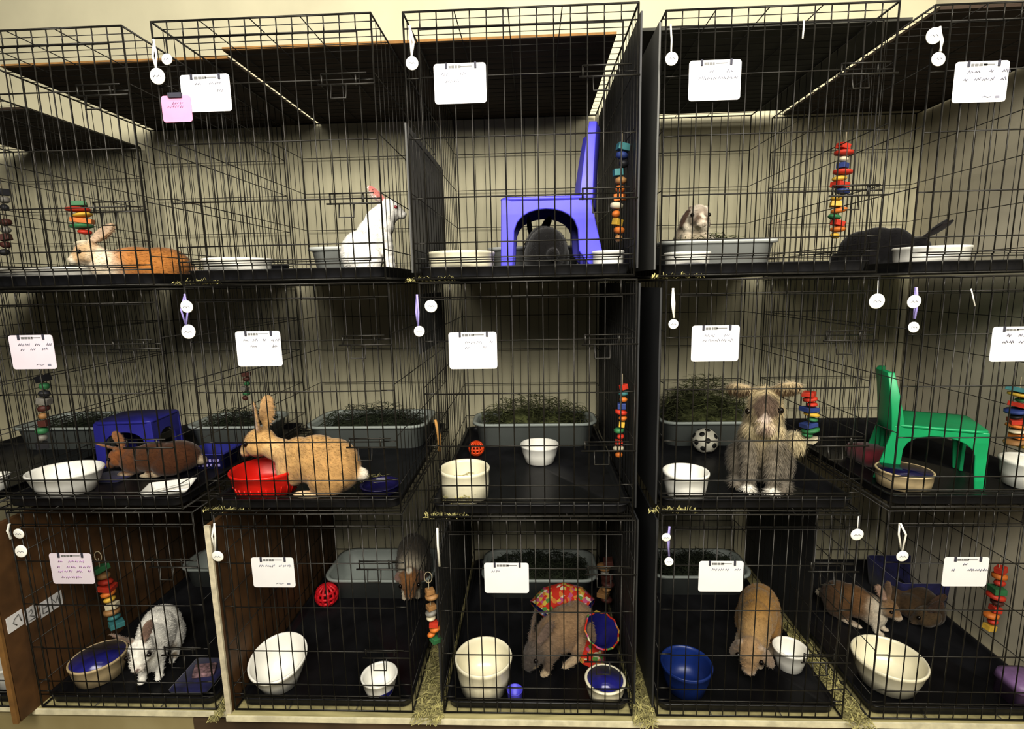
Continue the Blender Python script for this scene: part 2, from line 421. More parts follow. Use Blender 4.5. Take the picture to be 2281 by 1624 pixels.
# dark plastic sheets standing between the crates
def sheet(x, r, y0, y1, z0, z1, m, label):
    mb = MB().box((0, (y1-y0)/2, (z1-z0)/2), (.0025, (y1-y0)/2, (z1-z0)/2))
    o = mb.build('plastic_sheet', m, loc=(x, y0, z0)); tag(o, label, 'plastic sheet', 'sheets between the crates')
RN = ('top', 'middle', 'bottom')
for r in range(3):
    g3, g4 = CR[(3, r)], CR[(4, r)]
    sheet(g3['R']+.012, r, .02, D0-.01, g3['b']+.02, g3['t']-.01, M['liner'], ['dark plastic sheet right of the blue chair crate', 'dark plastic sheet right of the crate with no rabbit', 'dark plastic sheet right of the fabric tunnel crate'][r])
    sheet(g4['L']-.012, r, .01, D0-.01, g4['b']+.02, g4['t']-.02, M['liner2'] if r == 0 else M['liner'], ['grey plastic sheet left of the hay sitting rabbit crate', 'dark plastic sheet left of the fluffy lop crate', 'dark plastic sheet left of the golden lop crate'][r])
sheet(CR[(3, 0)]['L']-.012, 0, .02, .60, CR[(3, 0)]['b']+.02, CR[(3, 0)]['t']-.26, M['liner2'], 'grey plastic sheet left of the violet blue chair')
sheet(CR[(3, 1)]['L']-.012, 1, .02, .40, CR[(3, 1)]['t']-.20, CR[(3, 1)]['t']-.03, M['liner'], 'small dark plastic sheet behind the double round tags')
sheet(CR[(3, 2)]['L']-.012, 2, .02, D0-.02, CR[(3, 2)]['b']+.02, CR[(3, 2)]['t']-.14, M['liner'], 'dark plastic sheet left of the fabric tunnel crate')
sheet(CR[(5, 2)]['L']-.03, 2, .30, D0-.02, CR[(5, 2)]['b']+.03, CR[(5, 2)]['t']-.06, M['liner'], 'dark plastic sheet left of the striped brown rabbit')

# wooden dividers in the bottom row
def divider(x, y0, z1, label, stick=False, front='edge'):
    r = empty('wooden_divider', (x, y0, SHELF), label, 'divider', 'wooden dividers')
    hd = (YB-.01-y0)/2
    MB().box((0, hd+.004, (z1-SHELF)/2), (.008, hd-.004, (z1-SHELF)/2-.0005)).build('panel', M['wood'], r)
    MB().box((0, .001, (z1-SHELF)/2), (.0084, .004, (z1-SHELF)/2)).build('front_edge', M[front], r)
    return r
g = CR[(1, 2)]
dv = divider(g['L']-.026, -.062, g['t']-.03, 'orange brown wooden divider with white sticker strip, left of the white rabbit', front='edge_brown')
P0 = at(30, 1325, -.05); X = g['L']-.0175
st = empty('sticker_strip', (X, -.045, SHELF+.325), 'strip of three white stickers on the orange brown wooden divider', 'sticker')
STROKES = ([[(.75, .85), (.45, .70), (.35, .45), (.55, .2)], [(.75, .80), (.85, .3)]],
           [[(.3, .75), (.55, .85), (.6, .6), (.35, .45), (.7, .25)], [(.2, .15), (.75, .12)]],
           [[(.12, .85), (.12, .2), (.35, .15)], [(.15, .55), (.35, .55)], [(.5, .15), (.55, .85), (.68, .4), (.8, .85), (.84, .15)]])
for i, (y0, y1) in enumerate(((0, .05), (.056, .095), (.102, .185))):
    R = Matrix.Rotation(.0, 3, 'X')
    p = MB().box((0.0004, (y0+y1)/2, -.010*i), (.0006, (y1-y0)/2, .026)).build('sticker', M['card'], st)
    k = MB()
    for st_ in STROKES[i]:
        k.tube([(.0016, y0+(y1-y0)*u, -.010*i-.024+.048*w_) for u, w_ in st_], .0016, 4)
    k.build('writing', M['inkhead'], p)
g = CR[(2, 2)]
divider(g['L']-.015, -.012, g['t']-.03, 'brown wooden divider with a pale front edge, left of the slanted white bowl')

# ------------------------------------------------------------------ hay
def hay(center, sx, sy, h, n, label, m='hay', rect=True, ln=(.05, .11), w=.0015, name='hay_pile', mound=False):
    mb = MB(); rnd = random.Random(hash(label) & 0xffff if False else len(label)*131+int(center[0]*1000))
    if mound:
        G = 16; vs = []; fs = []
        for a in range(G+1):
            for b in range(G+1):
                u, v = -1+2*a/G, -1+2*b/G
                q = max(0, 1-max(abs(u), abs(v))**6)
                vs.append((u*sx*.97, v*sy*.97, .002+h*.62*q*max(.2, (1-.55*(u*u+v*v)/2))*(.8+.5*noise.noise(Vector((u*3+center[0]*9, v*3, .3))))))
        for a in range(G):
            for b in range(G): fs.append((a*(G+1)+b, (a+1)*(G+1)+b, (a+1)*(G+1)+b+1, a*(G+1)+b+1))
        mb.add(vs, fs, True)
    for i in range(n):
        if rect: x, y = rnd.uniform(-1, 1), rnd.uniform(-1, 1)
        else:
            a, q = rnd.uniform(0, 2*PI), math.sqrt(rnd.random()); x, y = q*math.cos(a), q*math.sin(a)
        prof = max(0.05, 1-.75*(x*x+y*y)/(2 if rect else 1.1))
        z = h*prof*rnd.random()**.6
        a = rnd.uniform(0, 2*PI); L = rnd.uniform(*ln); tl = rnd.uniform(-.35, .45)
        L = min(L, 2*min(sx, sy))
        cx = max(-sx+L*.38*abs(math.cos(a)), min(sx-L*.38*abs(math.cos(a)), x*sx)); cy = max(-sy+L*.38*abs(math.sin(a)), min(sy-L*.38*abs(math.sin(a)), y*sy))
        d = Vector((math.cos(a), math.sin(a), tl*.5)); s = Vector((-math.sin(a), math.cos(a), rnd.uniform(-.5, .5)))*w
        c = Vector((cx, cy, z)); p0 = c-d*L*.4; p1 = c+Vector((0, 0, rnd.uniform(0, .012))); p2 = c+d*L*.4
        for p in (p0, p2): p.z = max(.001, p.z)
        p1.z = max(.001, p1.z)
        mb.add([p0-s, p0+s, p1+s, p1-s, p2+s*.6, p2-s*.6], [(0, 1, 2, 3), (3, 2, 4, 5)])
    o = mb.build(name, M[m], loc=center)
    return tag(o, label, 'hay', kind='stuff')

# ------------------------------------------------------------------ litter boxes
def litter(xl, xr, yb, c, r, label, m='litter', Y=None, h=.10, depth=.30, hayn=0, hayh=.08, haylab=None, haym='hay', dx=0):
    z = zf(c, r)
    if Y is None:
        P = on((xl+xr)/2, yb, z); Y = P.y
    else: P = at((xl+xr)/2, yb, Y)
    s = mpp((P.x, Y, z)); w = (xr-xl)*s/2
    depth = min(depth, D0-.045-Y); hy = depth/2; cx = xat((xl+xr)/2, Y, z+h*.5)+dx
    if c:
        lo, hi = CR[(c, r)]['L']+.014, CR[(c, r)]['R']-.014
        a0, a1 = max(lo, cx-w), min(hi, cx+w); cx, w = (a0+a1)/2, (a1-a0)/2
    o = empty('litter_box', (cx, Y+hy, z), label, 'litter box', 'litter boxes')
    mb = MB(); k = .028
    mb.loops([rrect(w-k, hy-k, 0, .05), rrect(w-.012, hy-.012, h-.012, .06), rrect(w, hy, h-.010, .065), rrect(w, hy, h, .065), rrect(w-.012, hy-.012, h, .06), rrect(w-.015, hy-.015, h-.008, .058), rrect(w-k-.004, hy-k-.004, .006, .05)])
    mb.build('tub', M[m], o)
    if hayn: hay((cx, Y+hy, z+.03), w-.035, hy-.035, hayh+h-.03, int(hayn*1.6), haylab, haym, mound=True)
    return o

# ------------------------------------------------------------------ bowls
def bowl(px, py, wpx, h, c, r, label, m='white', inn=None, rb=.72, Y=None, th=.006, foot=True, lip=.003, tilt=0.0, name='food_bowl', ribs=False, ex=1.0, mark=None):
    z = zf(c, r)
    if Y is None: P = on(px, py, z); s = mpp(P)
    else: P = at(px, py, Y); s = mpp((P.x, Y, z)); P = Vector((P.x, Y, z))
    R = wpx*s/2/ex; B = R*rb
    Yc = max(P.y+B, .004+R)
    xx = xat(px, Yc, z+h*.6)
    x0 = max(CR[(c, r)]['L']+R*ex+.006, min(CR[(c, r)]['R']-R*ex-.006, xx)) if c else xx
    o = empty(name, (x0, Yc, z), label, 'bowl', 'food and water bowls')
    tl = (lambda p: Vector((p.x, p.y, p.z+tilt*(p.y/R)*(p.z/h) if p.z > .01 else p.z))) if tilt else None
    out = [(B*.9, 0), (B, .004), (B+(R-B)*.55, h*.5), (R-lip, h*.86), (R, h*.90), (R, h*.97), (R-th*.4, h), (R-th, h*.98)]
    ins = [(R-th, h*.98), (R-th-lip, h*.88), (B+(R-B)*.45-th*.5, h*.45), (B*.9, .012), (B*.5, .009), (0, .009)]
    if inn:
        MB().lathe(out+[(R-th-.0005, h*.93)], 44, tilt=tl, ex=ex).build('shell', M[m], o)
        MB().lathe(ins, 44, tilt=tl, ex=ex).build('glazed_inside', M[inn], o)
    else:
        MB().lathe(out+ins[1:], 44, tilt=tl, ex=ex).build('shell', M[m], o)
    if mark:
        a0, a1, z0, z1 = mark; q = MB(); vs = []; fs = []; K = 16
        for i in range(K+1):
            a = a0+(a1-a0)*i/K
            for zz in (h*z0, h*z1):
                rr = B+(R-B)*.55*(zz-.004)/(h*.5-.004)+.0012; vs.append((rr*math.cos(a)*ex, rr*math.sin(a), zz))
        for i in range(K): fs.append((2*i, 2*i+2, 2*i+3, 2*i+1))
        q.add(vs, fs, True).build('blue_band', M['bluein'], o)
    if ribs:
        q = MB()
        for i in range(28):
            a = 2*PI*i/28; q.tube([((B+.001)*math.cos(a), (B+.001)*math.sin(a), .004), ((B+(R-B)*.55+.001)*math.cos(a), (B+(R-B)*.55+.001)*math.sin(a), h*.5)], .0018, 4)
        q.build('ribs', M[m], o)
    return o

# ------------------------------------------------------------------ rabbits
def frame_from(zaxis, yhint):
    z = Vector(zaxis).normalized(); y = Vector(yhint); y = (y-z*y.dot(z)).normalized(); x = y.cross(z)
    return Matrix((x, y, z)).transposed()
HEADC = [0]
def rabbit(loc, rz, label, P, S=1.0, name='rabbit', seed=1):
    c_body = P['body']; c_belly = P.get('belly', c_body); c_head = P.get('head', c_body); c_muz = P.get('muzzle', c_head)
    c_ear = P.get('ear', c_head); c_in = P.get('inner', (.45, .27, .22)); c_foot = P.get('foot', c_belly); c_ch = P.get('chest', c_body); c_rump = P.get('rump', c_body)
    B = []                                           # (centre, radii, rotation, colour)
    def e(c, r, R=None, col=c_body): B.append((Vector(c), Vector(r), R, col))
    def cap(a, b, ra, rb, col, n=5):
        a, b = Vector(a), Vector(b)
        for i in range(n+1):
            t = i/n; q = ra+(rb-ra)*t; e(a.lerp(b, t), (q, q, q), None, col)
    pose = P.get('pose', 'sit')
    if pose == 'sit':
        bh = P.get('bh', 1.0)
        e((-.095, 0, .088*bh), (.092, .078, .088*bh), None, c_rump); e((-.035, 0, .105*bh), (.10, .070, .082*bh)); e((.03, 0, .105*bh), (.075, .060, .075*bh))
        e((.06, 0, .085*bh), (.058, .055, .065*bh), None, c_ch)
        for s in (-1, 1):
            e((-.085, s*.052, .065), (.068, .034, .060), None, c_rump); e((-.02, s*.056, .014), (.058, .017, .014), None, c_foot)
            cap((.070, s*.028, .075), (.088, s*.028, .016), .023, .014, c_ch); e((.098, s*.028, .011), (.024, .015, .011), None, c_foot)
        e((-.188, 0, .07), (.026, .024, .024), None, P.get('tail', c_belly))
        hd = P.get('headpos', (.125, 0, .165))
        cap((.055, 0, .12*bh), Vector(hd)-Vector((.01, 0, .01)), .05, .034, c_ch)
    elif pose == 'loaf':
        e((-.10, 0, .070), (.10, .082, .070), None, c_rump); e((-.02, 0, .072), (.11, .075, .068)); e((.06, 0, .062), (.07, .062, .058), None, c_ch)
        for s in (-1, 1):
            e((-.09, s*.055, .05), (.07, .036, .048), None, c_rump); e((.10, s*.03, .013), (.035, .016, .013), None, c_foot); e((-.02, s*.06, .012), (.05, .016, .012), None, c_foot)
        e((-.195, 0, .05), (.026, .024, .022), None, P.get('tail', c_belly))
        hd = P.get('headpos', (.125, 0, .10))
        cap((.06, 0, .075), Vector(hd)-Vector((.01, 0, .005)), .048, .034, c_ch)
    elif pose == 'curl':
        for i in range(9):
            a = -.6+i*.42; q = .062-.003*abs(i-3); e((.062*math.cos(a), .062*math.sin(a), q*.95), (q, q, q*.95), None, c_body if i < 6 else c_rump)
        e((0, 0, .05), (.06, .06, .05), None, c_belly)
        hd = P.get('headpos', (.07, -.065, .075))
    elif pose == 'upright':
        e((-.05, 0, .095), (.085, .082, .095), None, c_rump); e((0, 0, .15), (.072, .072, .09)); e((.022, 0, .205), (.058, .060, .06), None, c_ch)
        for s in (-1, 1):
            e((-.035, s*.065, .068), (.066, .036, .062), None, c_rump); e((.03, s*.07, .016), (.055, .02, .016), None, c_rump)
            cap((.048, s*.034, .15), (.066, s*.034, .02), .030, .019, c_rump); e((.078, s*.034, .013), (.028, .019, .013), None, c_foot)
            e((.05, s*.025, .20), (.035, .034, .035), None, c_belly)
        e((-.045, .10, .14), (.03, .035, .04), None, c_belly)
        hd = P.get('headpos', (.062, 0, .275))
        cap((.025, 0, .22), hd, .058, .045, c_belly)
    hy, hp, hr = P.get('hyaw', 0), P.get('hpitch', .25), P.get('hroll', 0)
    Rh = Matrix.Rotation(hy, 3, 'Z') @ Matrix.Rotation(hp, 3, 'Y') @ Matrix.Rotation(hr, 3, 'X')
    hd = Vector(hd); hs = P.get('hs', 1.0)
    def H(p): return hd+Rh @ (Vector(p)*hs)
    def he(p, r, col): e(H(p), Vector(r)*hs, Rh, col)
    he((0, 0, 0), (.047, .037, .040), c_head); he((.030, 0, -.008), (.032, .026, .026), c_head); he((.050, 0, -.014), (.019, .020, .018), c_muz)
    he((.064, 0, -.008), (.007, .009, .007), P.get('nose', c_muz)); he((.010, 0, -.026), (.032, .025, .018), c_muz)
    for s in (-1, 1):
        he((.008, s*.02, -.010), (.028, .020, .026), c_head); he((.050, s*.010, -.016), (.016, .012, .013), c_muz)
    ears = []; el = P.get('el', .105)*hs; style = P.get('ears', 'up')
    for s in (-1, 1):
        d, nrm = {'up': ((-.28, s*.22, 1), (.75, s*.75, .3)), 'back': ((-1, s*.30, .45), (.1, s*.9, .5)), 'lop': ((.0, s*.40, -1), (.25, s*1, .1)),
                  'air': ((-.05, s*1, -.03), (1, 0, -.3)), 'fwd': ((-.05, s*.30, 1), (1, s*.2, 0))}[style]
        if P.get('eardir'): d = P['eardir'][0 if s < 0 else 1]
        base = H((-.020, s*.019, .032)); dv_ = (Rh @ Vector(d)).normalized(); nv = Rh @ Vector(nrm)
        if style == 'lop':
            base = H((-.012, s*.030, .026))
        R = frame_from(dv_, nv)
        e(base+dv_*el*.08, (.012, .010, el*.16), R, c_ear)
        e(base+dv_*el*.52, (.0205*P.get('ew', 1)*hs, P.get('eth', .0058), el*.52), R, c_ear); ears.append((base+dv_*el*.52, R, el))
    # one continuous body from the blobs
    mb = MB()
    for c, r, R, col in B: mb.ell(c, r, R, 18, 12)
    tmp = mb.build('tmp_rabbit', None)
    rm = tmp.modifiers.new('r', 'REMESH'); rm.mode = 'VOXEL'; rm.voxel_size = .0042; rm.use_smooth_shade = True
    sm = tmp.modifiers.new('s', 'SMOOTH'); sm.factor = .5; sm.iterations = P.get('smooth', 4)
    dg = bpy.context.evaluated_depsgraph_get()
    me = bpy.data.meshes.new_from_object(tmp.evaluated_get(dg)); me.name = name
    om = tmp.data; bpy.data.objects.remove(tmp); bpy.data.meshes.remove(om)
    rnd = random.Random(seed)
    ca = me.color_attributes.new('Col', 'FLOAT_COLOR', 'POINT')
    inv = [(c, r, R.transposed() if R else None, Vector(col)) for c, r, R, col in B]
    cols = []; spots = P.get('spots')
    for v in me.vertices:
        co = v.co+noise.noise_vector(v.co*38+Vector((seed*7.1, 0, 0)))*.010
        ws = 0; acc = Vector((0, 0, 0))
        for c, r, Ri, col in inv:
            q = co-c
            if Ri: q = Ri @ q
            dd = math.sqrt((q.x/r.x)**2+(q.y/r.y)**2+(q.z/r.z)**2); w = math.exp(-9*(dd-1)) if dd < 2 else 0
            if w > 1e-6: acc += col*w; ws += w
        col = acc/ws if ws else Vector(c_body)
        for c, R, l_ in ears:
            q = R.transposed() @ (v.co-c)
            if abs(q.x) < .0145*hs and abs(q.z) < l_*.42 and abs(q.y) < .02 and (R.transposed() @ v.normal).y > .35: col = Vector(c_in)
        if spots:
            for c, r, sc_ in spots:
                f = (co-Vector(c)).length
                if f < r: col = col.lerp(Vector(sc_), min(1, (r-f)/(.35*r)))
        gr = 1+.10*noise.noise(v.co*26)
        cols.append((col.x*gr, col.y*gr, col.z*gr)); ca.data[v.index].color = (*cols[-1], 1)
    me.materials.clear(); me.materials.append(M['fur'])
    o = bpy.data.objects.new(name, me); COL.objects.link(o)
    o.location = loc; o.rotation_euler = (0, 0, rz); o.scale = (S, S, S)
    tag(o, label, 'rabbit', 'rabbits in the crates')
    # fur strands standing off the body
    nf = P.get('fur', 5200); fl = P.get('fl', .011); flow = Vector(P.get('flow', (-1, 0, -.5))).normalized()
    vs = []; fs = []; fc = []; polys = me.polygons; npz = len(polys)
    for i in range(nf):
        pl = polys[rnd.randrange(npz)]; n_ = pl.normal; c = pl.center
        zz = c.z
        if zz < .012: continue
        t = (flow-n_*flow.dot(n_)); t = t.normalized() if t.length > .05 else Vector((0, 0, -1))
        sd = n_.cross(t).normalized()
        L = fl*rnd.uniform(.5, 1.15); dr = (n_*.38+t*.92+sd*rnd.uniform(-.35, .35)).normalized()
        c = c+Vector((rnd.uniform(-1, 1), rnd.uniform(-1, 1), rnd.uniform(-1, 1)))*.0015-n_*.0008
        k = len(vs); w = .0011
        tip = c+dr*L; tip.z = max(tip.z, .002)
        vs += [c-sd*w, c+sd*w, tip]; fs.append((k, k+1, k+2))
        cc_ = cols[pl.vertices[0]]; q = rnd.uniform(.78, 1.25); fc += [(cc_[0]*q, cc_[1]*q, cc_[2]*q, 1)]*3
    fm = bpy.data.meshes.new('fur'); fm.from_pydata(vs, [], fs)
    fa = fm.color_attributes.new('Col', 'FLOAT_COLOR', 'POINT')
    for i, c in enumerate(fc): fa.data[i].color = c
    fm.materials.append(M['fur']); fo = bpy.data.objects.new('fur', fm); COL.objects.link(fo); fo.parent = o
    for s in (-1, 1):
        p = H((.024, s*.0335, .009))
        MB().ell((0, 0, 0), (.0078*hs,)*3, None, 14, 9).build('eye', M[P.get('eyem', 'eye')], o, loc=p)
    return o

# ------------------------------------------------------------------ cards on the doors
def card(x0, y0, x1, y1, label, seed, m='card', head=True, lines=2, inkm='inkgrey', Y=-.0115, clips=True, heavy=1.0):
    a = at((x0+x1)/2, (y0+y1)/2, Y); s = (at(x1, (y0+y1)/2, Y)-at(x0, (y0+y1)/2, Y)).length; h = (at((x0+x1)/2, y0, Y)-at((x0+x1)/2, y1, Y)).length
    w, h = s/2, h/2
    o = empty('cage_card', a-Vector((0, 0, h)), label, 'card', 'name cards on the crates')
    rnd = random.Random(seed)
    poly = [(p.x, p.y+h) for p in rrect(w, h, 0, .008, 4)]
    MB().prism(poly, 'y', -.0005, .0005).build('paper', M[m], o)
    if clips:
        for x in (-.52*w, .60*w):
            MB().box((x, -.0012, 2*h-.006), (.0026, .0022, .007)).build('clip', M['ink'], o)
    yy = -.0009
    if head:
        k = MB()
        x = -.42*w
        for i in range(4):
            L = rnd.uniform(.004, .010); k.box((x+L/2, yy, 2*h-.0085), (L/2, .0002, .0032)); x += L+.0015
        k.box((.25*w, yy, 2*h-.008), (.22*w, .0002, .0012)); k.build('printed_heading', M['inkhead'], o)
    k = MB(); n = 0
    for ln in range(lines):
        z = 2*h*(.74-.17*ln)+rnd.uniform(-.002, .002); x = rnd.uniform(-.72, -.5)*w
        while x < .78*w:
            if rnd.random() < .62:
                L = rnd.uniform(.007, .018)*1.0; pts = []; m_ = max(3, int(L/.0028))
                for j in range(m_+1): pts.append((x+L*j/m_, yy, z+(.0042 if j % 2 else -.0036)*rnd.uniform(.4, 1.1)))
                k.tube(pts, .00095*heavy, 4); x += L+.004; n += 1
            else: x += rnd.uniform(.008, .02)
        if k.v: k.build('handwriting', M[inkm], o); k = MB()
    if rnd.random() < .6:
        z = 2*h*.12; k.tube([(w*.1, yy, z), (w*.2, yy, z+.003), (w*.32, yy, z-.001), (w*.45, yy, z+.002)], .0007*heavy, 4); k.box((w*.68, yy, z), (.005, .0002, .0028))
    if k.v: k.build('handwriting', M[inkm], o)
    return o

CARDS = [
 (404,166,514,249,'white name card beside the pink note on a top row door',2,{}),
 (967,141,1083,231,'white name card on the door of the blue chair crate',3,{'lines':2}),
 (1534,134,1650,224,'white name card on the door in front of the grey board, top row',4,{'lines':2,'heavy':1.2}),
 (2124,137,2244,228,'white name card with two handwritten lines at the right end of the top row',5,{'lines':2,'heavy':1.5}),
 (24,747,122,822,'lilac white name card above the hanging toy at the left, middle row',6,{'m':'cardlilac','lines':2}),
 (527,738,627,816,'white name card above the seated tan rabbit',7,{'lines':2,'heavy':1.2}),
 (1000,740,1107,822,'white name card on the door of the middle crate without rabbit',8,{'lines':2}),
 (1540,725,1646,805,'white name card above and left of the fluffy lop rabbit',9,{'lines':2}),
 (2207,728,2312,805,'white name card cut off by the right frame edge above the green chair',10,{'lines':2,'heavy':1.5}),
 (114,1233,207,1300,'lilac card covered in violet handwriting at the bottom left',11,{'m':'cardlilac','lines':4,'inkm':'inkpink','heavy':1.3}),
 (562,1242,656,1308,'white name card on the brown sided crate with the slanted bowl',12,{'lines':1}),
 (1079,1254,1178,1321,'white name card in front of the litter box above the fabric tunnel',13,{'lines':1}),
 (1556,1250,1655,1318,'white name card above the golden lop rabbit',14,{'lines':1}),
 (2100,1241,2200,1306,'white name card above the curled dark rabbit at the bottom right',15,{'lines':2,'heavy':1.4}),
]
for x0, y0, x1, y1, lb, sd, kw in CARDS: card(x0, y0, x1, y1, lb, sd, **kw)
pk = card(361, 213, 427, 272, 'small pink note clipped beside the white card, top row', 21, m='pink', head=False, lines=2, inkm='inkpink', Y=-.0135, clips=False)
pk['group'] = 'notes'
MB().box((0, -.002, .066), (.018, .0035, .006)).build('clip', M['ink'], pk)

# ------------------------------------------------------------------ round key tags on straps
def keytag(label, strap, discs, sm='strapw', Y=-.016, loop=0.0, rr=.0032, flat=.4):
    a = at(*strap[0], Y)
    o = empty('key_tag' if discs else 'cable_tie', a, label, 'tag' if discs else 'cable tie', 'round tags on the crates' if discs else 'cable ties on the crates')
    pts = [at(x, y, Y)-a for x, y in strap]
    if loop:
        b = [p+Vector((loop*math.sin(PI*i/(len(pts)-1)) if len(pts) > 2 else loop, -.003, 0)) for i, p in enumerate(pts)]
        mb = MB().tube(pts+list(reversed(b)), rr, 6, close=True, flat=flat)
    else: mb = MB().tube(pts, rr, 6, flat=flat)
    mb.build('strap', M[sm], o)
    for i, (x, y, r) in enumerate(discs):
        p = at(x, y, Y-.004)-a; q = r*mpp(at(x, y, Y))
        R = Matrix.Rotation(PI/2+.08*(-1)**i, 3, 'X')
        d = MB().lathe([(q*.9, -.0016), (q, -.001), (q, .001), (q*.9, .0016)], 28, tilt=lambda v: R @ v).build('disc', M['tagw'], o, loc=p)
        k = MB().tube([(q*(-.5+.25*t), -.0026, q*(.14 if t % 2 else -.12)) for t in range(5)], .0007, 4); k.build('mark', M['inkgrey'], d)
    return o
keytag('round white tag on a white strap above the pink note', [(343, 88), (340, 125), (349, 158)], [(351, 170, 17), (372, 132, 12)], loop=.012)
keytag('round white tag hanging left of the card on the blue chair crate', [(912, 58), (915, 95), (917, 128)], [(918, 141, 14)], loop=.008)
keytag('round white tag on a thin white strap, top row in front of the grey board', [(1494, 55), (1496, 90), (1495, 120)], [(1496, 131, 14)], rr=.0024)
keytag('pair of round white tags on a curled strap at top right', [(2092, 60), (2100, 90), (2094, 115)], [(2080, 80, 17), (2090, 132, 15)], loop=-.006)
keytag('round white tags on a violet loop above the brown rabbit, middle row', [(412, 655), (403, 690), (415, 728)], [(416, 683, 14), (420, 739, 16)], 'strapp', loop=.022)
keytag('two round white tags on a violet strap left of the empty crate card', [(929, 656), (927, 695), (932, 730)], [(960, 682, 14), (934, 738, 12)], 'strapp', loop=.007)
keytag('round white tag on a folded white strap left of the fluffy lop card', [(1499, 642), (1502, 675), (1501, 708)], [(1500, 722, 11)], loop=-.007)
keytag('single round white tag hanging on a thin string, middle row right', [(1956, 625), (1955, 650), (1954, 660)], [(1953, 671, 17)], rr=.0012)
keytag('round white tags with a violet strap above the green chair', [(2040, 640), (2038, 675), (2036, 710)], [(2036, 672, 15), (2035, 729, 12)], 'strapp', loop=.005)
keytag('round white tags at the top of the sticker divider, bottom left', [(22, 1166), (16, 1182), (26, 1200)], [(42, 1189, 12), (47, 1228, 14)], loop=.006)
keytag('round white tag with white strap at the top of the pale edged divider', [(478, 1165), (472, 1195), (480, 1228)], [(485, 1239, 13)], loop=.012)
keytag('white cable tie on the corner of the fabric tunnel crate', [(974, 1176), (975, 1215), (979, 1262)], [], rr=.0036)
keytag('short white cable tie near the top middle of the hay rabbit crate, top row', [(1791, 46), (1790, 64), (1788, 86)], [], rr=.0024)
keytag('short pale cable tie at the top of the green chair crate', [(2163, 643), (2166, 655), (2172, 682)], [], rr=.0020)
keytag('round white tags on a violet strap at the corner of the golden lop crate', [(1491, 1172), (1490, 1200), (1490, 1238)], [(1484, 1197, 10), (1490, 1251, 10)], 'strapp', loop=-.004)
keytag('single round white tag on a string between the two right bottom crates', [(1912, 1150), (1911, 1170), (1910, 1182)], [(1909, 1191, 14)], rr=.0012)
keytag('round white tag on a long looped white strap above the striped brown rabbit', [(2004, 1165), (2002, 1190), (2008, 1226)], [(2010, 1239, 13)], loop=.018)

# ------------------------------------------------------------------ hanging chew toys
def toy(label, x0, y0, x1, y1, Y, seq, wpx=30, ring=False, jit=.18):
    a = at(x0, y0, Y); b = at(x1, y1, Y); s = mpp(a)
    o = empty('hanging_toy', a, label, 'hanging toy', 'hanging chew toys')
    d = b-a; L = d.length; rnd = random.Random(len(label))
    cm = MB().tube([Vector((0, 0, .03)), Vector((0, 0, 0)), d*.5, d], .0016, 5)
    if ring: cm.tube([Vector((.012*math.cos(t*PI/6), 0, .036+.018*math.sin(t*PI/6))) for t in range(12)], .0016, 5, close=True)
    cm.build('cord', M['cord'], o)
    n = len(seq); step = L/n
    for i, ch in enumerate(seq):
        if ch == ' ': continue
        c = d*((i+.5)/n)+Vector((rnd.uniform(-jit, jit)*wpx*s, rnd.uniform(-.003, .003), 0)); hw = wpx*s/2*rnd.uniform(.7, 1.05); hh = step*.46
        R = Matrix.Rotation(rnd.uniform(-.25, .25), 3, 'Y') @ Matrix.Rotation(rnd.uniform(0, 1.5), 3, 'Z')
        mb = MB(); kind = i % 3
        if kind == 0: mb.box((0, 0, 0), (hw*.8, hw*.7, hh*.9), R)
        elif kind == 1: mb.lathe([(hw*.55, -hh*.9), (hw, -hh*.45), (hw, hh*.45), (hw*.55, hh*.9)], 14, tilt=lambda v: R @ v)
        else: mb.ell((0, 0, 0), (hw*.85, hw*.7, hh), R, 12, 8)
        mb.build('block', M['toy_'+ch], o, loc=c, bevel=.0012 if kind == 0 else 0)
    return o
toy('hanging toy of green, yellow and orange blocks left of the orange tan rabbit', 175, 448, 195, 572, .25, 'gryogr wra', 46)
toy('dark hanging toy cut off by the left frame edge, top row', 4, 420, 14, 570, .28, 'kak daddk', 26)
toy('tall hanging toy of orange and yellow blocks right of the blue chair', 1386, 318, 1374, 540, .12, 'tbktnoowoyon', 34)
toy('tall hanging toy of red, yellow and orange blocks left of the black long eared rabbit', 1884, 318, 1856, 532, .22, 'rrwbryrbyyogroy', 38)
toy('dark red hanging toy under the lilac card in the middle row', 97, 835, 92, 1000, .12, 'kgkadndgak', 28)
toy('thin red and green hanging toy under the card of the tan rabbit', 550, 828, 545, 892, .30, 'ddgagd', 20)
toy('narrow hanging toy of red and orange blocks right of the empty crate bowls', 1386, 855, 1380, 1020, .06, 'rtobroygrrwo', 26)
toy('hanging toy of red, green and white blocks right of the fluffy lop rabbit', 1805, 872, 1802, 985, .16, 'rrrbygbggw', 38)
toy('hanging toy of purple, red and orange blocks at the right frame edge, middle row', 2272, 862, 2270, 1000, .10, 'tygrbkrowony', 50)
toy('hanging toy on a ring above the white rabbit with grey ears', 222, 1262, 258, 1395, .10, 'gnrroywntt', 36, ring=True)
toy('hanging toy with steel ring between the wooden crate and tunnel crate', 955, 1310, 968, 1430, .02, 'nn nawroog', 30, ring=True)
toy('dark brown hanging toy right of the litter box above the fabric tunnel', 1350, 1245, 1347, 1340, .40, 'dnaddnnd', 34)
toy('hanging toy of red and green sticks at bottom right by the cream side wall', 2226, 1262, 2208, 1405, .18, 'rorgrdrory', 34)

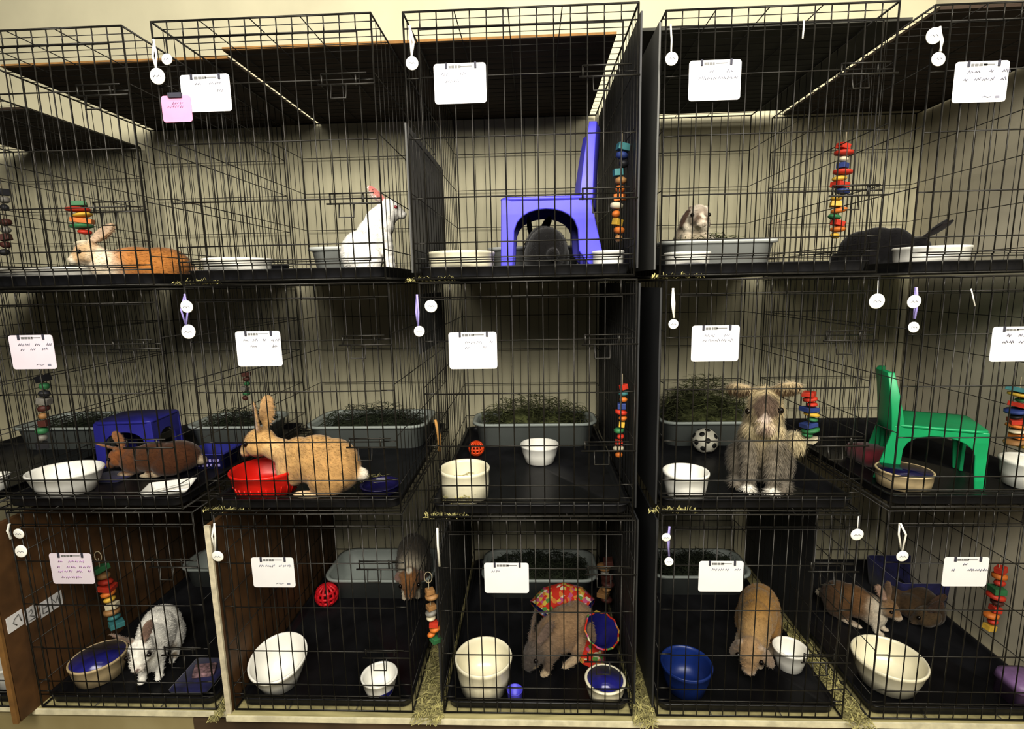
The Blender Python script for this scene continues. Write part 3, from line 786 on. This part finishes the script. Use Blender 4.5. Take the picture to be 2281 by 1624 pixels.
# ------------------------------------------------------------------ child chairs
def arch(u0, u1, ztop, leg, zarch, n=12, splay0=0.0, splay1=0.0):
    pts = [(u0-splay0, 0), (u0, ztop), (u1, ztop), (u1+splay1, 0), (u1+splay1-leg, 0)]
    a0, a1 = u0+leg, u1-leg; c = (a0+a1)/2; h = (a1-a0)/2
    for i in range(n+1):
        w = PI*i/n
        x = c+h*math.cos(w); z = zarch*.35+zarch*.65*math.sin(w)**.5
        if i == 0: z = zarch*.35
        pts.append((x, z))
    pts.append((u0-splay0+leg, 0))
    return pts
def child_chair(loc, rz, label, m, S=1.0, sh=.235, top=.50, w=.27, d=.28, leg=.030, lean=.025):
    o = empty('child_chair', loc, label, 'chair', 'plastic child chairs', rz); o.scale = (S, S, S)
    MB().loops([rrect(d/2, w/2, sh-.012, .03), rrect(d/2+.003, w/2+.003, sh-.004, .03), rrect(d/2, w/2, sh, .03), rrect(d/2-.012, w/2-.012, sh-.001, .025)]).build('seat', m, o)
    for s in (-1, 1):
        MB().prism(arch(-d/2, d/2, sh-.006, leg, sh*.84, splay0=.05, splay1=.006), 'y', s*(w/2-.012), s*(w/2)).build('side_frame', m, o, bevel=.003)
    MB().prism(arch(-w/2+.01, w/2-.01, sh-.006, .032, sh*.82), 'x', d/2-.012, d/2).build('front_frame', m, o, bevel=.003)
    MB().prism(arch(-w/2+.01, w/2-.01, sh-.006, .032, sh*.78), 'x', -d/2, -d/2+.012).build('rear_frame', m, o, bevel=.003)
    L = []
    for i in range(9):
        t = i/8; z = sh-.03+(top-sh+.03)*t; x = -d/2+.014-lean*t-.012*t*t; hw = (w/2)*(1-.30*t**2.2); th = .022*(1-.55*t)+.004
        row = []
        for (sy, sx_) in ((-1, -1), (-.5, -1.15), (0, -1.25), (.5, -1.15), (1, -1), (1, 1), (.5, .7), (0, .55), (-.5, .7), (-1, 1)):
            row.append(Vector((x+sx_*th*.8-(.02*(1-abs(sy))), sy*hw, z)))
        L.append(row)
    MB().loops(L).build('backrest', m, o, bevel=.002)
    return o

# ================================================================== TOP ROW CONTENTS
def put(px, c, r, Y, label, P, S, d=0.0, rz=None, seed=1, h=.09, dz=0.0, lim=.07):
    z = zf(c, r)+dz; x = xat(px, Y, z+h)
    x = max(CR[(c, r)]['L']+lim, min(CR[(c, r)]['R']-lim, x))
    return rabbit((x, Y, z), facing(x, Y, d) if rz is None else rz, label, P, S, seed=seed)
def gy(px, py, c, r): return on(px, py, zf(c, r)).y

bowl(85, 600, 246, .050, 1, 0, 'wide white dish left of the orange tan rabbit', 'white', rb=.8, Y=.03, th=.01)
TAN1 = {'pose': 'loaf', 'body': (.42, .19, .055), 'rump': (.40, .18, .05), 'chest': (.70, .62, .50), 'head': (.52, .37, .22), 'muzzle': (.72, .66, .55), 'belly': (.70, .62, .48), 'foot': (.7, .64, .52),
        'ears': 'back', 'headpos': (.125, 0, .115), 'hpitch': .3, 'ear': (.50, .36, .24), 'inner': (.5, .38, .28), 'spots': [((.14, 0, .16), .035, (.66, .54, .38))]}
put(290, 1, 0, .15, 'orange tan rabbit with a white chest lying in the top row', TAN1, .80, rz=PI+.65, seed=3)
bowl(510, 600, 152, .060, 2, 0, 'cream white bowl in front of the wire, left of the white rabbit', 'white', rb=.85, Y=.03)
litter(672, 815, 590, 2, 0, 'pale litter box beside the white rabbit in the top row', 'litterw', Y=.30, h=.105, depth=.32)
WH = {'pose': 'upright', 'body': (.86, .84, .80), 'ears': 'back', 'inner': (.62, .25, .22), 'ear': (.80, .66, .62), 'eyem': 'eyepink', 'headpos': (.07, 0, .27), 'hpitch': .1, 'el': .085, 'eardir': [(-.75, -.3, .5), (-.75, .3, .5)]}
put(856, 2, 0, .24, 'pure white rabbit sitting at the right side of its top row crate', WH, .78, rz=.25, seed=4, lim=.10)
bowl(612, 590, 62, .042, 2, 0, 'small black dish between the white bowl and the pale litter box', 'tray', rb=.85, Y=.14)
bowl(1028, 596, 158, .070, 3, 0, 'cream crock bowl left of the violet blue chair', 'ceram', rb=.9, Y=.03)
child_chair((xat(1214, .26, zf(3, 0)+.1), .26, zf(3, 0)), PI, 'violet blue plastic child chair with a black rabbit under it', M['bluechair'], 1.0, sh=.226, top=.440, w=.25, d=.262, leg=.034, lean=.012)
BK = {'pose': 'sit', 'body': (.008, .007, .007), 'inner': (.03, .02, .02), 'ears': 'back', 'headpos': (.12, 0, .13), 'fur': 2500}
put(1206, 3, 0, .27, 'black rabbit crouching under the violet blue chair', BK, .82, rz=PI/2+.2, seed=5)
bowl(1362, 590, 74, .064, 3, 0, 'white bowl right of the violet blue chair', 'white', rb=.85, Y=.08)
litter(1085, 1300, 590, 3, 0, 'pale litter box behind the violet blue chair', 'litterw', Y=.50, h=.11, depth=.28)
litter(1482, 1745, 590, 4, 0, 'pale grey litter box with hay under the brown and white rabbit', 'litterw', Y=.24, h=.105, depth=.34, hayn=500, hayh=.035, haylab='green hay in the pale litter box of the top row', haym='hay')
BW = {'pose': 'upright', 'body': (.50, .43, .33), 'rump': (.55, .48, .38), 'head': (.13, .075, .045), 'muzzle': (.66, .58, .48), 'ear': (.10, .06, .035), 'inner': (.12, .07, .05), 'belly': (.72, .66, .56), 'chest': (.16, .10, .06), 'ears': 'lop', 'hs': 1.12, 'hpitch': .45,
      'headpos': (.085, 0, .245), 'spots': [((.10, .02, .29), .026, (.70, .62, .52)), ((.15, 0, .24), .022, (.70, .62, .52))], 'el': .085}
put(1538, 4, 0, .42, 'brown and white rabbit sitting in the hay of the top row', BW, .74, d=.35, seed=6, dz=.012)
bowl(1530, 592, 104, .058, 4, 0, 'white bowl with blue base in front of the hay litter box, top row', 'white', rb=.85, Y=.03, mark=(-PI, 0, .10, .42))
BK2 = {'pose': 'sit', 'bh': 1.1, 'body': (.008, .007, .008), 'inner': (.03, .025, .025), 'ears': 'up', 'headpos': (.125, 0, .11), 'hpitch': .9, 'fur': 3000, 'el': .115, 'eardir': [(.05, -.25, 1), (-.10, .25, 1)]}
put(1972, 5, 0, .36, 'black rabbit with long raised ears in the right end crate', BK2, .72, rz=-.60, seed=7)
bowl(1886, 592, 80, .05, 5, 0, 'small pale blue dish left of the black long eared rabbit', 'white', rb=.8, Y=.58)
bowl(2072, 592, 150, .066, 5, 0, 'white crock bowl in front of the black long eared rabbit', 'white', rb=.88, Y=.03)

# ================================================================== MIDDLE ROW CONTENTS
bowl(-14, 1072, 60, .05, 0, 1, 'white bowl just cut off by the left frame edge, middle row', 'white', Y=.10)
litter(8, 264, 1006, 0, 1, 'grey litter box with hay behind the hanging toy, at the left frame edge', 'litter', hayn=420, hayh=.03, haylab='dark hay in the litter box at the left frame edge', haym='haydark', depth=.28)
bowl(117, 1113, 158, .078, 1, 1, 'white ceramic bowl left of the dark brown rabbit', 'white', rb=.70, ex=1.25)
BR = {'pose': 'loaf', 'body': (.095, .040, .016), 'rump': (.085, .034, .014), 'chest': (.15, .062, .025), 'head': (.28, .115, .04), 'muzzle': (.38, .19, .08), 'ear': (.30, .15, .07), 'inner': (.48, .30, .2), 'belly': (.5, .42, .30), 'foot': (.5, .42, .3),
      'ears': 'up', 'headpos': (.13, 0, .085), 'hpitch': .45, 'el': .082, 'eardir': [(.15, -.35, 1), (.45, .75, 1)]}
put(340, 1, 1, gy(345, 1068, 1, 1)+.06, 'dark brown rabbit lying in front of the blue stool', BR, .82, rz=PI+.15, seed=8, h=.06)
def stool(px, Y, c, r, w, label, m, h=.17, rz=0.0, dp=.22):
    o = empty('plastic_stool', (xat(px, Y, zf(c, r)+h*.6), Y, zf(c, r)), label, 'stool', None, rz)
    MB().loops([rrect(w/2, dp/2, h-.012, .02), rrect(w/2+.003, dp/2+.003, h-.005, .02), rrect(w/2, dp/2, h, .02)]).build('top', m, o)
    for s_ in (-1, 1):
        MB().prism(arch(-w/2, w/2, h-.006, .03, h*.76, splay0=.006, splay1=.006), 'y', s_*(dp/2-.01), s_*dp/2).build('side_frame', m, o, bevel=.002)
        MB().prism(arch(-dp/2+.01, dp/2-.01, h-.006, .03, h*.72), 'x', s_*(w/2-.01), s_*w/2).build('end_frame', m, o, bevel=.002)
    return o
stool(312, .43, 1, 1, .205, 'dark blue plastic stool with an arched side behind the brown rabbit', M['darkblue'], h=.175, rz=.10, dp=.18)
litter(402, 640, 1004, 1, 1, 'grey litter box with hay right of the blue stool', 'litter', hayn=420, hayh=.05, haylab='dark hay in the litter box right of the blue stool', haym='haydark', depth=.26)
Y = max(.06, gy(378, 1108, 1, 1)+.05); o = empty('folded_dish', (xat(378, Y, zf(1, 1)), Y, zf(1, 1)), 'flat white angular dish in front of the dark brown rabbit', 'dish', None, .35)
mb = MB(); mb.loops([rrect(.055, .040, 0, .006), rrect(.07, .052, .020, .006), rrect(.066, .048, .020, .006), rrect(.052, .037, .004, .006)]); mb.build('dish', M['white'], o)
MB().box((.0, .0, .013), (.050, .004, .0012), Matrix.Rotation(.5, 3, 'Z')).build('fold', M['white'], o)
Y = gy(262, 1066, 1, 1)+.03; o = MB().loops([rrect(.06, .05, 0, .02), rrect(.062, .052, .006, .02), rrect(.05, .04, .009, .02)]).build('cloth', M['navy'], loc=(xat(262, Y, zf(1, 1)), Y-.02, zf(1, 1)))
tag(o, 'dark blue cloth on the pan left of the brown rabbit', 'cloth')

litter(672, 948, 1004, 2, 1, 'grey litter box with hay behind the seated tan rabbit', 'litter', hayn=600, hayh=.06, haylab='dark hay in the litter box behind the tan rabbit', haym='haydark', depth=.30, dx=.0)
CAR = {'pose': 'sit', 'body': (.50, .32, .14), 'rump': (.48, .30, .13), 'chest': (.62, .43, .22), 'head': (.54, .35, .155), 'muzzle': (.66, .48, .28), 'belly': (.75, .62, .42), 'foot': (.75, .60, .40), 'ear': (.50, .33, .17), 'inner': (.62, .46, .36),
       'ears': 'up', 'headpos': (.172, 0, .185), 'hpitch': .30, 'hs': 1.20, 'el': .098, 'bh': 1.12, 'tail': (.8, .76, .66), 'ew': 1.15, 'eardir': [(-.42, -.10, 1), (-.42, .30, 1)], 'fur': 9000}
put(688, 2, 1, .122, 'tan rabbit sitting side on with raised ears behind the red bowl', CAR, .91, rz=PI-.06, seed=9)
bowl(564, 1120, 158, .085, 2, 1, 'red plastic bowl with ribbed base in front of the tan rabbit', 'red', rb=.78, ribs=True, th=.005)
bowl(848, 1112, 92, .030, 2, 1, 'dark navy dish right of the tan rabbit', 'navyin', rb=.85)
Y = gy(482, 1028, 1, 1)-.02; o = empty('perforated_basket', (xat(482, Y, zf(1, 1)), Y, zf(1, 1)), 'blue perforated plastic basket left of the tan rabbit', 'basket')
MB().loops([rrect(.065, .06, 0, .012), rrect(.073, .068, .055, .014), rrect(.078, .073, .056, .015), rrect(.078, .073, .060, .015), rrect(.07, .065, .060, .013), rrect(.062, .057, .004, .012)]).build('basket', M['perf'], o)
k = MB()
for i in range(8):
    for j in range(2): k.box((-.052+i*.0150, -.0655-.003*j, .016+.018*j), (.004, .0012, .005))
k.build('holes', M['strapp'], o)
Y = gy(822, 1075, 2, 1); hay((xat(822, Y, zf(2, 1)), Y, zf(2, 1)), .06, .05, .02, 40, 'pale hay wisps behind the tan rabbit', 'haypale', name='hay_wisps')

litter(1050, 1332, 1000, 3, 1, 'grey litter box with piled hay in the crate without rabbit', 'litter', h=.105, hayn=800, hayh=.10, haylab='green hay piled in the litter box of the crate without rabbit', haym='hay', depth=.30)
def ball(px, py, c, r, rpx, label, m, spots=0, cage=False):
    zz = zf(c, r); p = on(px, py+rpx, zz); s = mpp(p); R = rpx*s; Y = p.y+R*.5
    o = empty('toy_ball', (xat(px, Y, zz+R), Y, zz), label, 'ball', 'toy balls')
    if cage:
        mb = MB()
        for k in range(6):
            a = PI*k/6; mb.tube([(R*.93*math.cos(t*PI/12)*math.cos(a), R*.93*math.cos(t*PI/12)*math.sin(a), R+R*.93*math.sin(t*PI/12)) for t in range(24)], R*.13, 6, close=True)
        for q in (-.5, 0, .5): mb.tube([(R*.93*math.cos(q)*math.cos(t*PI/12), R*.93*math.cos(q)*math.sin(t*PI/12), R+R*.93*math.sin(q)) for t in range(24)], R*.13, 6, close=True)
        mb.build('lattice', M[m], o)
        MB().ell((0, 0, R), (R*.35,)*3).build('bell', M['ring'], o)
    else:
        MB().ell((0, 0, R), (R, R, R), None, 28, 18).build('shell', M[m], o)
        k = MB()
        for i in range(spots):
            u = -1+2*(i+.5)/spots; a = i*2.4; v = Vector((math.sqrt(1-u*u)*math.cos(a), math.sqrt(1-u*u)*math.sin(a), u))
            Q = v.to_track_quat('Z', 'Y').to_matrix(); k.lathe([(R*.21, 0), (R*.21, R*.03), (0, R*.035)], 12, c=v*R*.985+Vector((0, 0, R)), tilt=lambda w_, Q=Q: Q @ w_)
        if spots: k.build('holes', M['ballink'], o)
    return o
ball(1061, 1001, 3, 1, 17, 'orange lattice ball at the left of the crate without rabbit', 'orange', cage=True)
bowl(1202, 1040, 88, .074, 3, 1, 'small white bowl in front of the hay box without rabbit', 'white', rb=.72)
bowl(1036, 1128, 116, .100, 3, 1, 'tall cream crock bowl at the front of the crate without rabbit', 'ceram', rb=.92, ex=1.0)
p = at(955, 935, .08); q = at(965, 1005, .08)
o = MB().tube([p-p, (q-p)*.5+Vector((.004, 0, 0)), q-p], .006, 7, rs=[.004, .0065, .005]).build('chew_stick', M['stick'], loc=(p.x+.02, .08, p.z)); tag(o, 'chewed wooden stick hanging at the left of the crate without rabbit', 'stick')
g = CR[(3, 1)]; hay((g['L']+.08, .16, zf(3, 1)), .05, .12, .05, 160, 'loose hay in the left corner of the crate without rabbit', 'haypale', name='loose_hay')

litter(1476, 1735, 998, 4, 1, 'grey litter box piled with hay behind the fluffy lop rabbit', 'litter', h=.105, hayn=1100, hayh=.165, haylab='tall dark green hay pile behind the spotted white ball', haym='hay', depth=.30)
ball(1571, 985, 4, 1, 28, 'white ball with dark holes left of the fluffy lop rabbit', 'ballw', spots=24)
bowl(1527, 1120, 104, .080, 4, 1, 'white oval crock bowl left of the fluffy lop rabbit', 'white', rb=.82)
LOP = {'pose': 'upright', 'body': (.24, .20, .14), 'rump': (.20, .175, .14), 'chest': (.42, .35, .22), 'belly': (.52, .45, .30), 'head': (.44, .36, .22), 'muzzle': (.58, .48, .38), 'nose': (.16, .10, .09), 'foot': (.80, .77, .70), 'ear': (.42, .34, .22),
       'inner': (.26, .18, .11), 'ears': 'air', 'el': .062, 'hs': 1.30, 'headpos': (.07, 0, .285), 'hpitch': .70, 'hroll': .18, 'fur': 16000, 'fl': .024, 'ew': 1.5, 'eth': .012, 'flow': (-.2, 0, -1), 'smooth': 3,
       'eardir': [(-.1, -1, .10), (-.1, 1, -.05)],
       'spots': [((.12, .0, .29), .045, (.14, .10, .075)), ((.14, .0, .255), .022, (.62, .52, .45)), ((.05, .055, .20), .03, (.62, .52, .35)), ((.05, -.055, .21), .03, (.62, .52, .35))]}
put(1694, 4, 1, max(.135, gy(1690, 1110, 4, 1)+.085)+.02, 'fluffy grey and cream lop rabbit sitting up with ears held sideways', LOP, .98, d=.05, seed=10)

Y = .24; child_chair((xat(2068, Y, zf(5, 1)+.1), Y, zf(5, 1)), -.42, 'green plastic child chair standing in the middle row', M['green'], .86, sh=.215, top=.40, w=.25, d=.27, lean=.02)
bowl(2013, 1102, 114, .055, 5, 1, 'low beige dish with dark navy inside left of the green chair', 'stone', 'navyin', rb=.9)
bowl(2296, 1100, 112, .085, 5, 1, 'white bowl cut off by the right frame edge beside the green chair', 'white', rb=.8)
Y = .36; o = MB().loops([rrect(.05, .06, 0, .02), rrect(.06, .07, .03, .025), rrect(.055, .065, .05, .025), rrect(.03, .04, .058, .02)]).build('folded_cloth', mat('dark_red_cloth', (.12, .012, .02), .9, var=.4, sheen=.3), loc=(xat(1938, Y, zf(5, 1)), Y, zf(5, 1)))
tag(o, 'dark red folded cloth behind the green chair backrest', 'cloth')

# ================================================================== BOTTOM ROW CONTENTS
bowl(30, 1540, 80, .085, 0, 2, 'white bowl left of the sticker divider at the bottom left', 'white', rb=.75)
litter(388, 640, 1316, 1, 2, 'grey litter box behind the white rabbit with grey ears', 'litter', depth=.22)
bowl(196, 1538, 112, .078, 1, 2, 'beige stoneware bowl with blue inside left of the grey eared rabbit', 'stone', 'bluein', rb=.80)
WG = {'pose': 'sit', 'body': (.84, .82, .76), 'ears': 'up', 'ear': (.24, .18, .14), 'inner': (.30, .20, .16), 'head': (.82, .80, .74), 'muzzle': (.78, .72, .66), 'nose': (.18, .12, .10), 'headpos': (.125, -.01, .158), 'hpitch': .60, 'hyaw': -.1,
      'spots': [((.155, -.045, .155), .020, (.05, .035, .03)), ((.155, .025, .155), .018, (.06, .045, .04)), ((.0, .065, .05), .035, (.30, .24, .17))], 'el': .08, 'eardir': [(-.15, -.75, 1), (-.5, .35, 1)], 'hs': 1.1, 'bh': 1.1}
put(345, 1, 2, gy(335, 1538, 1, 2)+.12, 'white rabbit with grey ears and dark eye patch in the bottom row', WG, .88, d=-.30, seed=12)
Y = gy(450, 1545, 1, 2)+.075; o = empty('patterned_mat', (min(xat(450, Y, zf(1, 2)), CR[(1, 2)]['R']-.085), Y, zf(1, 2)), 'navy mat with a folded patterned corner right of the grey eared rabbit', 'mat')
MB().loops([rrect(.065, .075, 0, .01), rrect(.068, .078, .010, .012), rrect(.06, .07, .016, .012)]).build('mat', M['navy'], o)
MB().box((.012, .0, .024), (.034, .028, .008), Matrix.Rotation(.4, 3, 'Z') @ Matrix.Rotation(.2, 3, 'Y')).build('folded_corner', mat('dusty_pattern', (.25, .16, .17), .9, var=.7, scale=70), o, bevel=.004)

litter(715, 965, 1342, 2, 2, 'grey litter box under the grey, white and brown rabbit', 'litter', depth=.30)
TRI = {'pose': 'sit', 'body': (.17, .145, .115), 'rump': (.15, .13, .11), 'chest': (.66, .60, .48), 'head': (.30, .15, .06), 'muzzle': (.35, .20, .10), 'ear': (.2, .13, .08), 'belly': (.6, .52, .4), 'headpos': (.125, 0, .11), 'hpitch': .85, 'ears': 'lop', 'el': .08, 'hs': 1.15, 'bh': 1.15,
      'spots': [((.13, .0, .15), .022, (.75, .70, .60)), ((.03, .065, .12), .05, (.66, .58, .44)), ((.03, -.065, .10), .04, (.66, .58, .44))]}
put(918, 2, 2, gy(925, 1342, 2, 2)+.09, 'grey, white and brown rabbit leaning out of the litter box in the wooden sided crate', TRI, .95, d=-.1, seed=13, dz=.02, lim=.09)
ball(728, 1330, 2, 2, 25, 'red lattice ball in front of the grey litter box, bottom row', 'redball', cage=True)
bowl(618, 1560, 128, .105, 2, 2, 'white slanted bowl in the wooden sided crate', 'white', rb=.60, tilt=.024)
bowl(846, 1565, 82, .07, 2, 2, 'small white cup with blue marking right of the slanted bowl', 'white', rb=.70, name='feed_cup', mark=(-1.35, -.35, .18, .46))

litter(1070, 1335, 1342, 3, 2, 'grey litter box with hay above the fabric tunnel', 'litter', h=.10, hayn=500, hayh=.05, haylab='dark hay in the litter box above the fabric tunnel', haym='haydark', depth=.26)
bowl(1078, 1570, 132, .115, 3, 2, 'large cream crock bowl left of the grey brown rabbit', 'ceram', rb=.82)
Y = .034; o = empty('blue_cup', (xat(1147, Y, zf(3, 2)+.02), Y, zf(3, 2)), 'small violet blue cup right of the large cream bowl', 'cup')
MB().lathe([(.019, 0), (.021, .003), (.025, .044), (.026, .046), (.023, .046), (.018, .008), (0, .006)], 28).build('cup', M['bluechair'], o)
bowl(1348, 1578, 94, .06, 3, 2, 'cream bowl with bright blue inside right of the fabric tunnel', 'ceram', 'bluein', rb=.82, th=.009)
GB = {'pose': 'sit', 'body': (.27, .18, .105), 'rump': (.31, .215, .135), 'chest': (.17, .125, .09), 'head': (.09, .075, .065), 'muzzle': (.06, .05, .045), 'ear': (.12, .09, .07), 'inner': (.15, .11, .09), 'belly': (.42, .34, .25), 'foot': (.4, .32, .22), 'headpos': (.125, 0, .10), 'hpitch': .6,
      'ears': 'back', 'bh': 1.08, 'tail': (.3, .22, .15), 'fur': 7000, 'fl': .015}
put(1243, 3, 2, gy(1245, 1516, 3, 2)+.10, 'grey brown rabbit with a dark head in front of the fabric tunnel', GB, .92, rz=PI+.75, seed=14)
# fabric tunnel: two arms
a = on(1326, 1500, zf(3, 2)); Y = a.y+.07
o = empty('fabric_tunnel', (xat(1326, Y, zf(3, 2)), Y, zf(3, 2)), 'red and yellow patterned fabric tunnel with blue lining', 'tunnel', None)
def arm(path, radii, name, m, lining):
    n = 22; Lo = []; Li = []
    for i, p in enumerate(path):
        p = Vector(p); t = (Vector(path[min(i+1, len(path)-1)])-Vector(path[max(i-1, 0)])).normalized()
        u = t.cross(Vector((0, 1, 0)) if abs(t.y) < .8 else Vector((0, 0, 1))).normalized(); w = t.cross(u)
        Lo.append([p+(u*math.cos(2*PI*j/n)+w*math.sin(2*PI*j/n))*radii[i]*(1+.05*math.sin(3*j+i)) for j in range(n)])
        Li.append([p+(u*math.cos(2*PI*j/n)+w*math.sin(2*PI*j/n))*(radii[i]-.004)*(1+.05*math.sin(3*j+i)) for j in range(n)])
    ob = MB().loops(Lo, False, False).build(name, m, o); MB().loops(Li, False, False).build('lining', lining, ob)
    MB().tube(Lo[-1], .0035, 6, close=True).build('rim', M['fabric'], ob)
lining = M['bluein']
arm([(-.01, .11, .125), (-.05, .14, .145), (-.10, .15, .150), (-.15, .14, .135), (-.185, .11, .105)], [.036, .042, .046, .052, .058], 'arm', M['fabric'], lining)
arm([(-.015, 0, .004), (-.01, 0, .04), (.004, 0, .075), (.012, -.006, .105), (.020, -.022, .128)], [.050, .042, .040, .048, .062], 'arm', M['fabric'], lining)

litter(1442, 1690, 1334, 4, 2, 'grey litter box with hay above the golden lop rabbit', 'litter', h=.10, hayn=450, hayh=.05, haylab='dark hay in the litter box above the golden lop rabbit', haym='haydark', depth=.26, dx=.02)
bowl(1528, 1564, 116, .095, 4, 2, 'large blue plastic bowl left of the golden lop rabbit', 'bluebowl', rb=.72)
GL = {'pose': 'sit', 'body': (.36, .215, .075), 'rump': (.33, .19, .065), 'chest': (.40, .27, .13), 'head': (.34, .23, .13), 'muzzle': (.42, .33, .25), 'nose': (.2, .13, .1), 'ear': (.38, .30, .23), 'inner': (.36, .27, .2), 'belly': (.45, .36, .26), 'foot': (.5, .42, .32), 'ears': 'lop', 'el': .11,
      'headpos': (.155, 0, .095), 'hpitch': .8, 'bh': 1.2, 'hs': 1.12, 'eth': .008, 'eardir': [(.25, -.35, -1), (.25, .35, -1)]}
put(1684, 4, 2, gy(1690, 1522, 4, 2)+.165, 'golden lop eared rabbit facing out with its head lowered', GL, .94, d=-.08, seed=15)
bowl(1776, 1505, 74, .078, 4, 2, 'white feed cup right of the golden lop rabbit', 'white', rb=.72, name='feed_cup')

ST = {'pose': 'sit', 'body': (.21, .115, .05), 'rump': (.11, .065, .035), 'chest': (.72, .66, .55), 'head': (.26, .16, .08), 'muzzle': (.55, .46, .36), 'ear': (.22, .15, .1), 'inner': (.40, .28, .22), 'belly': (.65, .58, .46), 'foot': (.6, .52, .42), 'ears': 'back',
      'headpos': (.115, 0, .15), 'hpitch': .35, 'el': .085, 'eardir': [(-.8, -.2, .8), (-.5, .1, 1)]}
put(1918, 5, 2, gy(1925, 1414, 5, 2)+.07, 'brown rabbit with a white chest facing right, bottom row right', ST, .76, rz=-.92, seed=16, lim=.13)
CU = {'pose': 'curl', 'body': (.085, .055, .03), 'rump': (.12, .075, .04), 'belly': (.08, .05, .025), 'head': (.11, .075, .04), 'muzzle': (.16, .11, .07), 'ear': (.10, .06, .04), 'inner': (.1, .06, .04), 'ears': 'back', 'hyaw': 2.6, 'hpitch': .5, 'headpos': (.02, -.085, .065), 'el': .075}
put(2090, 5, 2, gy(2085, 1408, 5, 2)+.09, 'dark brown rabbit curled up asleep at the bottom right', CU, .92, rz=-.2, seed=17, lim=.12)
bowl(1978, 1560, 150, .095, 5, 2, 'large cream bowl in front of the brown rabbit with white chest', 'ceram', rb=.74)
Y = .075; o = empty('lilac_house', (min(xat(2312, Y, zf(5, 2)), CR[(5, 2)]['R']-.065), Y, zf(5, 2)), 'lilac plastic hide box cut off at the bottom right corner', 'hide box')
MB().loops([rrect(.055, .050, 0, .02), rrect(.052, .047, .05, .02), rrect(.058, .053, .052, .022), rrect(.055, .051, .075, .03), rrect(.035, .032, .083, .03)]).build('shell', M['lilac'], o)
MB().box((-.01, -.0475, .028), (.014, .003, .018)).build('doorway', M['navy'], o)
Y = .62; o = MB().loops([rrect(.14, .10, 0, .02), rrect(.15, .11, .12, .02), rrect(.145, .105, .12, .02), rrect(.135, .095, .006, .02)]).build('storage_bin', M['navy'], loc=(xat(2040, Y, zf(5, 2)), Y, zf(5, 2)))
tag(o, 'navy blue bin standing behind the two brown rabbits', 'bin')

# loose hay on the shelf between the bottom crates, and wisps on the crate tops
for x0, x1, lb in ((CR[(1,2)]['R'], CR[(2,2)]['L']-.03, 'loose hay on the shelf left of the pale edged divider'), (CR[(2,2)]['R'], CR[(3,2)]['L'], 'loose hay on the shelf left of the fabric tunnel crate'),
                   (CR[(3,2)]['R'], CR[(4,2)]['L'], 'loose hay on the shelf right of the fabric tunnel crate'), (CR[(4,2)]['R'], CR[(5,2)]['L'], 'loose hay on the shelf left of the two brown rabbits crate')):
    hay(((x0+x1)/2, .20, SHELF+.001), (x1-x0)/2+.0, .25, .010, 420, lb, 'haypale', ln=(.03, .07), name='loose_hay')
for (c, r, lb) in ((1, 1, 'hay wisps on top of the brown rabbit crate'), (2, 1, 'hay wisps on top of the tan rabbit crate'), (3, 1, 'hay wisps on top of the crate without rabbit'), (4, 1, 'hay wisps on top of the fluffy lop crate'), (2, 2, 'hay wisps on top of the wooden sided crate'),
                   (3, 2, 'hay wisps on top of the fabric tunnel crate'), (4, 2, 'hay wisps on top of the golden lop crate')):
    g = CR[(c, r)]
    hay((g['L']+.03, .012, g['t']+.003), .07, .012, .012, 70, lb, 'haypale', ln=(.03, .09), name='hay_wisps', w=.0011)

# ------------------------------------------------------------------ light
def area(name, loc, to, sx_, sy_, power, col=(1, .96, .88)):
    l = bpy.data.lights.new(name, 'AREA'); l.shape = 'RECTANGLE'; l.size = sx_; l.size_y = sy_; l.energy = power; l.color = col
    o = bpy.data.objects.new(name, l); COL.objects.link(o); o.location = loc
    o.rotation_euler = (Vector(to)-Vector(loc)).to_track_quat('-Z', 'Y').to_euler()
    return o
area('ceiling_light', (.10, -2.3, 2.72), (.1, .4, 1.3), 3.4, .9, 190, (1, .955, .85))
area('ceiling_light', (.25, -.8, 3.15), (.2, .6, 1.7), 3.4, .4, 25, (1, .97, .94))
w = bpy.data.worlds.new('room_glow'); SC.world = w; w.use_nodes = True
w.node_tree.nodes['Background'].inputs['Color'].default_value = (1, .95, .84, 1); w.node_tree.nodes['Background'].inputs['Strength'].default_value = .03
SC.view_settings.view_transform = 'Standard'; SC.view_settings.look = 'Medium High Contrast' if False else 'None'
SC.view_settings.exposure = 0.0; SC.view_settings.gamma = .80
